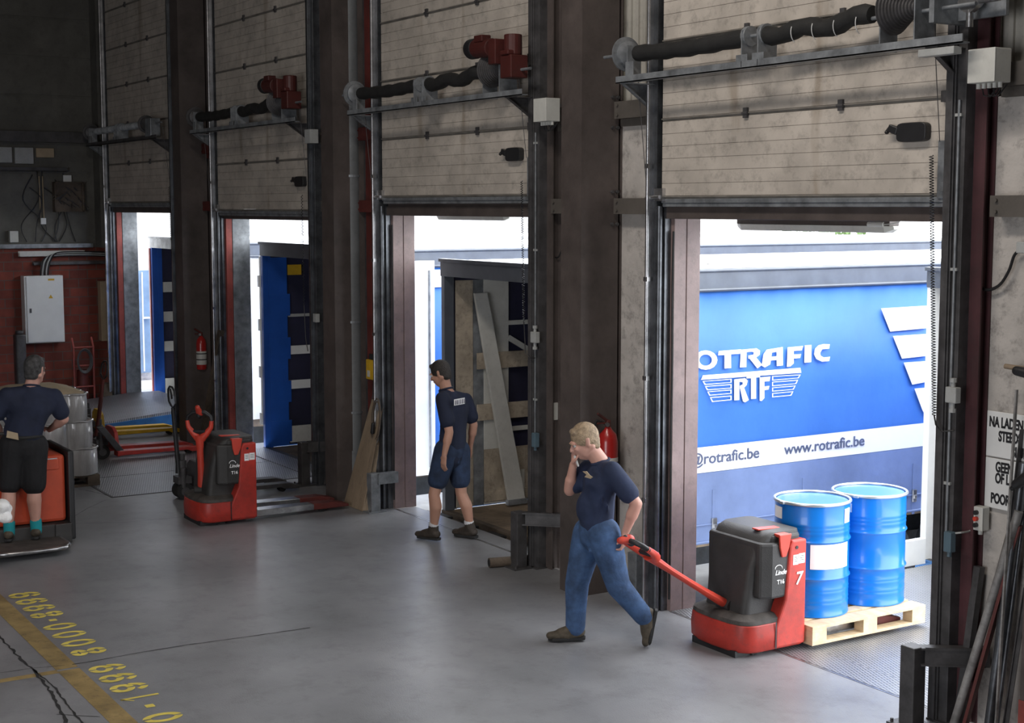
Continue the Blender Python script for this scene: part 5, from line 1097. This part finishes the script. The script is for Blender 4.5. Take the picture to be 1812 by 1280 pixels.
# ================================================================== PEOPLE
def vox(o, size, smooth_it=6, f=.5):
    r = o.modifiers.new('remesh', 'REMESH'); r.mode = 'VOXEL'; r.voxel_size = size; r.use_smooth_shade = True
    s = o.modifiers.new('smooth', 'SMOOTH'); s.iterations = smooth_it; s.factor = f; return o
def person(label, g, J, front, st):
    """g: ground point; J: joints as (px,py,metres toward the camera); front: horizontal unit facing (camera right, away)"""
    vh = Vector((g.x, g.y, 0)); D = vh.length; vh.normalize()
    rtv = Vector((vh.y, -vh.x, 0)); aw = vh
    T = thing('person', (g.x, g.y, 0), label, 'person')
    def W(j):
        r = ray(j[0], j[1]); h = Vector((r.x, r.y, 0)).dot(vh); t = (D-j[2])/h; return CC+r*t
    P = {k: W(v) for k, v in J.items()}
    F = (rtv*front[0]+aw*front[1]).normalized()
    for sd in st.get('flat', ''):
        P['an'+sd].z = st.get('gz', 0)+.100; P['toe'+sd] = P['an'+sd]+F*.2-Vector((0, 0, .002)); Lf = Vector((-F.y, F.x, 0)); Zu = Vector((0, 0, 1))   # facing, his left, up
    q = st.get('k', 1.0)
    # ---- head with face
    hc = P['head']; tilt = R(st.get('tilt', 0)); HF = F*math.cos(tilt)-Zu*math.sin(tilt)
    if 'turn' in st: HF = Matrix.Rotation(R(st['turn']), 3, 'Z') @ HF
    HL = Zu.cross(HF).normalized(); HU = HF.cross(HL).normalized(); Rm = Matrix((HF, HL, HU)).transposed()
    def H(f, l, u): return hc+HF*f*q+HL*l*q+HU*u*q
    b = MB()
    b.ball(H(-.012, 0, .022), .094*q, (1.02, .80, 1.0), 20, 14, Rm)
    b.ball(H(.022, 0, -.035), .072*q, (1.0, .84, 1.15), 18, 12, Rm)
    b.limb(H(.055, 0, -.088), H(.03, 0, -.095), .030*q, .038*q)                 # chin
    for s in (-1, 1):
        b.limb(H(.035, s*.035, -.085), H(-.03, s*.058, -.045), .02*q, .024*q)   # jaw
        b.limb(H(-.008, s*.072, -.028), H(-.018, s*.078, .022), .012*q, .017*q, .55, F)  # ears
        b.ball(H(.075, s*.033, -.022), .02*q, (1, 1.1, .8), 10, 8, Rm)          # cheeks
        b.limb(H(.082, s*.045, .020), H(.090, s*.018, .024), .009*q, .011*q)    # brow
    b.limb(H(.092, 0, .008), H(.112, 0, -.026), .009*q, .014*q); b.ball(H(.098, 0, -.032), .015*q, (1, 1.3, .7), 10, 8, Rm)
    b.limb(H(.086, -.018, -.058), H(.086, .018, -.058), .009*q, .009*q); b.limb(H(.084, -.014, -.068), H(.084, .014, -.068), .009*q, .009*q)
    b.limb(H(-.018, 0, -.05), P['neck'], .056*q, .062*q)
    # ---- torso core and limbs
    sl, sr, hl, hr = P['shL'], P['shR'], P['hipL'], P['hipR']; ch = (sl+sr)/2-Zu*.10; pel = (hl+hr)/2
    b.limb(P['neck'], ch+Zu*.02, .06*q, .11*q, .9, Lf)
    b.limb(ch, pel+Zu*.05, .15*q, .13*q, .72, Lf)
    def arm(sh, el, wr, ra=.051):
        b.limb(sh, sh.lerp(el, .5), ra*1.1*q, ra*1.0*q); b.limb(sh.lerp(el, .45), el, ra*q, ra*.82*q)
        b.limb(el, el.lerp(wr, .4), ra*.84*q, ra*.86*q); b.limb(el.lerp(wr, .35), wr, ra*.84*q, ra*.58*q, .85)
    arm(sl, P['elL'], P['wrL']); arm(sr, P['elR'], P['wrR'])
    def leg(h, k, a):
        b.limb(h, k, .085*q, .056*q); fk = (h+a)/2
        c = k.lerp(a, .32)-F*.022; b.limb(k, c, .056*q, .063*q); b.limb(c, c.lerp(a, .5), .062*q, .048*q); b.limb(c, a, .052*q, .038*q)
    leg(hl, P['knL'], P['anL']); leg(hr, P['knR'], P['anR'])
    def hand(wr, d, palm, thumb, curl, s=1.0):
        d = d.normalized(); palm = (palm-d*palm.dot(d)).normalized(); sd = d.cross(palm).normalized()
        if sd.dot(thumb) < 0: sd = -sd
        kn = wr+d*.085*s
        b.limb(wr, kn-d*.01, .030*s, .040*s, .45, sd)
        b.limb(wr+sd*.018*s+d*.02*s, kn+sd*.018*s-d*.01, .018*s, .017*s, .8); b.limb(wr-sd*.02*s+d*.02*s, kn-sd*.018*s-d*.012, .018*s, .017*s, .8)
        for i, (o_, L, r) in enumerate(((.031, .072, .0088), (.0105, .080, .0092), (-.0105, .075, .0088), (-.031, .060, .0078))):
            base = kn+sd*o_*s-d*(.004*abs(i-1)); c1, c2, c3 = [R(curl*k) for k in (.45, 1.15, 1.6)]; p = base
            for c_, fr in ((c1, .44), (c2, .32), (c3, .24)):
                dd = d*math.cos(c_)+palm*math.sin(c_)+sd*(o_*1.4); dd.normalize(); p2 = p+dd*L*fr*s; b.limb(p, p2, r*s, r*.93*s, n=8); p = p2
        tb = wr+sd*.026*s+d*.022*s; t1 = tb+(d*.55+sd*.75+palm*.35).normalized()*.040*s; t2 = t1+(d*.85+sd*.25+palm*.45).normalized()*.032*s
        b.limb(tb, t1, .0145*s, .011*s, n=8); b.limb(t1, t2, .011*s, .0092*s, n=8)
    for side, el, wr in (('L', P['elL'], P['wrL']), ('R', P['elR'], P['wrR'])):
        hd = st['hand'+side]; dv = hd[0]; D3 = lambda v: rtv*v[0]+Zu*v[1]+aw*v[2]
        hand(wr, D3(hd[0]), D3(hd[1]), D3(hd[2]), hd[3], st.get('hs', 1.05))
    body = b.build('body', st['skin'], T); vox(body, .0075, 4)
    # eyes
    for s in (-1, 1):
        e = MB(); e.ball(H(.079, s*.031, .004), .0115*q, (1, 1, 1), 10, 8); o = e.build('eye', 'offwhite', T, smooth=True)
        e = MB(); e.ball(H(.0885, s*.031, .004), .005*q, (1, 1, 1), 8, 6); e.build('iris', 'textblack', o)
    e = MB(); e.limb(H(.0935, -.016, -.062), H(.0935, .016, -.062), .003, .003, n=6); e.build('mouth', 'redpaint', T)
    # ---- hair
    h = MB(); h.ball(H(-.018, 0, .034), .1005*q, (1.02, .83, 1.0), 20, 14, Rm); h.ball(H(-.035, 0, .0), .090*q, (.86, .86, 1.0), 18, 12, Rm); h.limb(H(-.062, -.03, -.055), H(-.062, .03, -.055), .032*q, .032*q)
    h.limb(H(.045, -.035, .088), H(.045, .035, .092), .026*q, .026*q)
    rnd = random.Random(4)
    for k in range(26):
        a, c = rnd.uniform(1.2, 5.1), rnd.uniform(.05, .8); p = H(-.02+.085*math.cos(a)*math.sqrt(1-c*c*.7), .072*math.sin(a)*math.sqrt(1-c*c*.7), .03+.09*c); h.ball(p, rnd.uniform(.010, .014), n=6, m=5)
    o = h.build('hair', st['hair'], T); vox(o, .009, 3)
    for s in (-1, 1):
        e = MB(); e.limb(H(.094, s*.044, .021), H(.100, s*.018, .025), .004, .005, n=6); e.build('eyebrow', st['hair'], T)
    # ---- shirt
    s_ = MB(); up = Zu
    s_.limb(P['neck']-Zu*.035, ch+Zu*.03, .078*q, .12*q, .9, Lf)
    for sh in (sl, sr):
        s_.limb(P['neck']-Zu*.045, sh+Zu*.005, .055*q, .062*q); s_.limb(sh-Zu*.01, ch.lerp(sh, .35)-Zu*.06, .075*q, .11*q, .85, Lf)
    hem = pel+Zu*(st.get('hem', .02)+.10)
    s_.limb(ch-F*.0, ch.lerp(hem, .55), .175*q, .158*q, .70, Lf); s_.limb(ch.lerp(hem, .5), hem, .158*q, .165*q, .74, Lf)
    if st.get('belly'): s_.ball(ch.lerp(hem, .65)+F*.035, .125*q, (1, 1, 1.2))
    for sh, el in ((sl, P['elL']), (sr, P['elR'])):
        s_.limb(sh, sh.lerp(el, .45), .072*q, .074*q); s_.limb(sh.lerp(el, .3), sh.lerp(el, .68), .074*q, .075*q)
    rnd = random.Random(8)
    for k in range(10):
        a = rnd.uniform(0, 6.28); u = rnd.uniform(.35, 1.0); c0 = ch.lerp(hem, u)+(Lf*math.cos(a)*.15+F*math.sin(a)*.105)*q; c1 = c0+Zu*rnd.uniform(.05, .12)+Lf*rnd.uniform(-.05, .05); s_.limb(c0, c1, .015, .012, n=6)
    s_.limb(hem+Lf*.02+Zu*.0, hem-Lf*.02-Zu*.03, .158*q, .158*q, .74, Lf)
    o = s_.build('shirt', st['shirt'], T); vox(o, .012, 4)
    co = MB(); n_ = 18; pn = P['neck']-Zu*.012; co.tube([pn+(Lf*.066*math.cos(t)+F*.064*math.sin(t)+Zu*(.012-.02*math.sin(t)))*q for t in [2*math.pi*k/n_ for k in range(n_)]], .010, 8, closed=True); co.build('collar', st['shirt'], T, smooth=True)
    # ---- trousers or shorts
    t_ = MB(); short = st['short']
    t_.limb(pel+Zu*.09, pel-Zu*.0, .150*q, .162*q, .78, Lf)
    for h_, k_, a_ in ((hl, P['knL'], P['anL']), (hr, P['knR'], P['anR'])):
        t_.limb(h_, h_.lerp(k_, .5), .122*q, .108*q)
        if short:
            e_ = h_.lerp(k_, st.get('sl', .88)); t_.limb(h_.lerp(k_, .4), e_, .110*q, .104*q)
        else:
            t_.limb(h_.lerp(k_, .4), k_, .106*q, .088*q); t_.limb(k_, k_.lerp(a_, .5), .088*q, .078*q); t_.limb(k_.lerp(a_, .4), a_+(k_-a_).normalized()*.01, .078*q, .072*q)
            for j in range(6):
                u = .55+.42*random.random(); c_ = k_.lerp(a_, u); ax = (a_-k_).normalized(); sd_ = ax.cross(F).normalized(); t_.limb(c_-sd_*.04+F*.035, c_+sd_*.045+F*.04+ax*.02, .016, .014, n=6)
    for j in range(8):
        a = j*.8; c_ = pel+(Lf*math.cos(a)*.12+F*math.sin(a)*.1)-Zu*.05; t_.limb(c_, c_-Zu*.07+Lf*.02, .014, .012, n=6)
    o = t_.build('shorts' if short else 'jeans', st['trouser'], T); vox(o, .012, 4)
    if st.get('belt'):
     be = MB(); n_ = 24; pb = pel+Zu*.10; be.tube([pb+(Lf*.150*math.cos(t)+F*.118*math.sin(t))*q for t in [2*math.pi*k/n_ for k in range(n_)]], .018, 8, closed=True); be.build('belt', 'rubber', T, smooth=True)
    # ---- socks and shoes
    for side in 'LR':
        a_, t2 = P['an'+side], P['toe'+side]; k_ = P['kn'+side]; ax = (k_-a_).normalized()
        if short: so = MB(); so.limb(a_-ax*.02, a_+ax*st.get('sock_h', .06), .047*q, .050*q); so.build('sock', st['sock'], T, smooth=True)
        fd = (t2-a_); fd.normalize(); dn = -(ax-fd*ax.dot(fd)).normalized()
        if side in st.get('flat', ''): dn = Vector((0, 0, -1))
        lat = fd.cross(dn).normalized()
        sole0 = a_+dn*.075-fd*.035; L = .27
        toe = sole0+fd*(L-.045)
        u = MB(); u.limb(a_+dn*.0, a_+ax*(.055 if st.get('boot') else .01), .052, .052); u.limb(a_+dn*.03-fd*.03, sole0+fd*.10-dn*.03, .048, .049, .9, lat); u.limb(a_+dn*.005+fd*.01, sole0+fd*.15-dn*.04, .052, .046, .85, lat); u.limb(a_+dn*.02, sole0+fd*.20-dn*.03, .048, .036, .8, lat); u.limb(sole0+fd*.12-dn*.028, toe-dn*.026, .048, .042, .72, lat)
        sh_ = u.build('shoe', st['shoe'], T); vox(sh_, .008, 4)
        so_ = MB(); pts = []
        out = [(-.055, .0), (-.045, .033), (.0, .040), (.08, .038), (.15, .048), (.205, .040), (.235, .0), (.205, -.036), (.15, -.043), (.08, -.034), (.0, -.038), (-.045, -.033)]
        so_.rings([[sole0+fd*(x+.01)+lat*y+dn*zz for x, y in out] for zz in (-.012, .012)]); o = so_.build('sole', 'sole', sh_, bevel=.004); fixn(o)
        for j in range(4):
            c_ = a_+dn*.012+fd*(.045+.022*j)+dn*(.010*j); lc = MB(); lc.limb(c_-lat*.022-dn*.022, c_+lat*.022-dn*.022, .0045, .0045, n=6); lc.build('lace', st.get('lace', 'card'), sh_)
    return T, P, dict(F=F, Lf=Lf, Zu=Zu, rtv=rtv, aw=aw, H=H, ch=ch, pel=pel)
def plate(T, name, m_, c, right, up, pts, th=.003):
    n = Vector(right).cross(Vector(up)).normalized(); A = [c+Vector(right)*a+Vector(up)*b_+n*th for a, b_ in pts]; B = [c+Vector(right)*a+Vector(up)*b_-n*th for a, b_ in pts]; k = len(pts)
    m = MB(); m.add(A+B, [tuple(range(k)), tuple(range(k, 2*k))[::-1]]+[(i, k+i, k+(i+1) % k, (i+1) % k) for i in range(k)]); return m.build(name, m_, T)
# fair-haired man pulling the pallet truck
g1 = (atz(1000, 1138)+atz(1130, 1140))/2
J = dict(head=(1034, 781, .01), neck=(1062, 817, 0), shL=(1083, 834, .15), shR=(1042, 830, -.15), elL=(1126, 892, .20), wrL=(1106, 944, .17), elR=(1008, 868, -.10), wrR=(1014, 823, -.02),
         hipL=(1068, 944, .09), hipR=(1043, 944, -.09), knL=(1094, 1037, .10), anL=(1140, 1092, .08), toeL=(1131, 1136, .08), knR=(1021, 1032, -.07), anR=(1018, 1114, -.05), toeR=(972, 1132, -.04))
T, P, f = person('person with fair hair and jeans, hand at his face, pulling a red pallet truck', g1, J, (-.98, -.18),
    dict(skin='skin2', hair='hairblond', shirt='shirt2', trouser='jeans', short=False, shoe='shoe2', flat='R', tilt=24, belly=1, hem=-.01, k=1.06,
         handL=((-.05, -1, -.05), (-.7, .2, .3), (-1, 0, 0), 60), handR=((.05, .9, 0), (.9, .1, 0), (.2, .3, -.9), 50)))
c = P['shL'].lerp(P['shR'], .35)-f['Zu']*.13+f['F']*.10-f['aw']*.03
fr = (f['F']*.72-f['aw']*.69).normalized(); rt_ = Vector((0, 0, 1)).cross(fr).normalized()
base = aty(1043, 843, 0) if False else None
vh = Vector((g1.x, g1.y, 0)).normalized(); r_ = ray(1040, 843); c = CC+r_*((Vector((g1.x, g1.y, 0)).length-.20)/Vector((r_.x, r_.y, 0)).dot(vh))
plate(T, 'shirt_logo', 'card', c, rt_, (0, 0, 1), [(-.05, .03), (-.01, .035), (.02, .01), (.05, 0), (.03, -.015), (-.03, -.01), (-.01, .01)])
# phone-like cuff / white tissue in the hand
T2 = thing('paper_tissue', tuple(P['wrR']), 'small white tissue held at the fair-haired man\'s mouth', 'tissue')
m = MB(); q_ = P['wrR']+Vector((0, 0, .07)); m.limb(q_+f['rtv']*.012-f['aw']*.035, q_+f['rtv']*.04-f['aw']*.045-f['Zu']*.07, .018, .012, .4); m.build('tissue_sheet', 'white', T2, smooth=True)
# man walking into the doorway, seen from behind
g2 = (atz(822, 958)+atz(748, 955))/2
J = dict(head=(779, 661, 0), neck=(789, 689, 0), shL=(783, 706, .13), shR=(824, 708, -.13), elL=(795, 765, .20), wrL=(786, 806, .22), elR=(838, 752, -.16), wrR=(832, 790, -.22),
         hipL=(789, 798, .06), hipR=(811, 798, -.06), knL=(768, 876, .10), anL=(767, 930, .02), toeL=(728, 951, .06), knR=(816, 874, -.04), anR=(833, 936, -.06), toeR=(796, 955, -.02))
T, P, f = person('person in navy t-shirt and denim shorts walking into the doorway, seen from behind', g2, J, (-.80, .60),
    dict(skin='skin', hair='hairdark', shirt='shirt', trouser='shorts', short=True, sl=.66, shoe='shoe', sock='sock', sock_h=.07, boot=True, flat='LR', tilt=22, hem=-.11, k=1.0, turn=12,
         handL=((-.1, -1, .0), (.5, 0, .4), (-.5, 0, .9), 30), handR=((-.05, -1, .05), (-.6, 0, -.3), (-.7, 0, .7), 30)))
r_ = ray(813, 711); vh = Vector((g2.x, g2.y, 0)).normalized(); c = CC+r_*((Vector((g2.x, g2.y, 0)).length-.155)/Vector((r_.x, r_.y, 0)).dot(vh))
bk = -f['F']; rr = Vector((0, 0, 1)).cross(bk).normalized()
plate(T, 'back_print', 'textwhite', c, rr, (0, 0, 1), [(-.085, -.03), (.085, -.03), (.085, .03), (-.085, .03)])
for k in range(6): plate(T, 'back_print', 'shirt', c+bk*.004+rr*(-.07+.028*k), rr, (0, 0, 1), [(-.004, -.025), (.004, -.02), (.002, .022), (-.003, .018)])
# man at left on the ride-on truck
g3 = (atz(12, 955, .10)+atz(70, 955, .10))/2; g3.z = 0
J = dict(head=(62, 655, 0), neck=(56, 684, .01), shL=(12, 700, .04), shR=(96, 702, .0), elL=(-12, 745, .0), wrL=(8, 782, -.25), elR=(113, 742, -.04), wrR=(88, 760, -.26),
         hipL=(22, 790, .02), hipR=(60, 790, .0), knL=(16, 860, .0), anL=(16, 932, .03), toeL=(-2, 945, -.17), knR=(60, 862, .0), anR=(64, 932, .0), toeR=(86, 942, -.14))
T, P, f = person('person in navy t-shirt and black shorts standing on the orange-red truck at left, back turned', g3, J, (.22, .97),
    dict(skin='skin2', hair='hairgrey', shirt='shirt', trouser='bshorts', short=True, sl=.92, shoe='shoe2', sock='teal', sock_h=.075, flat='LR', gz=.095, belt=1, tilt=8, hem=.03, k=1.12, turn=-18,
         handL=((.3, -.1, .9), (.3, -.8, 0), (.9, 0, 0), 45), handR=((-.5, .05, .8), (-.2, -.8, 0), (-.8, 0, 0), 45)))
r_ = ray(22, 774); vh = Vector((g3.x, g3.y, 0)).normalized(); c = CC+r_*((Vector((g3.x, g3.y, 0)).length-.15)/Vector((r_.x, r_.y, 0)).dot(vh))
plate(T, 'yellow_tag', 'card', c, f['rtv'], (0, 0, 1), [(-.055, .0), (.055, -.03), (.05, .035), (-.045, .065)])
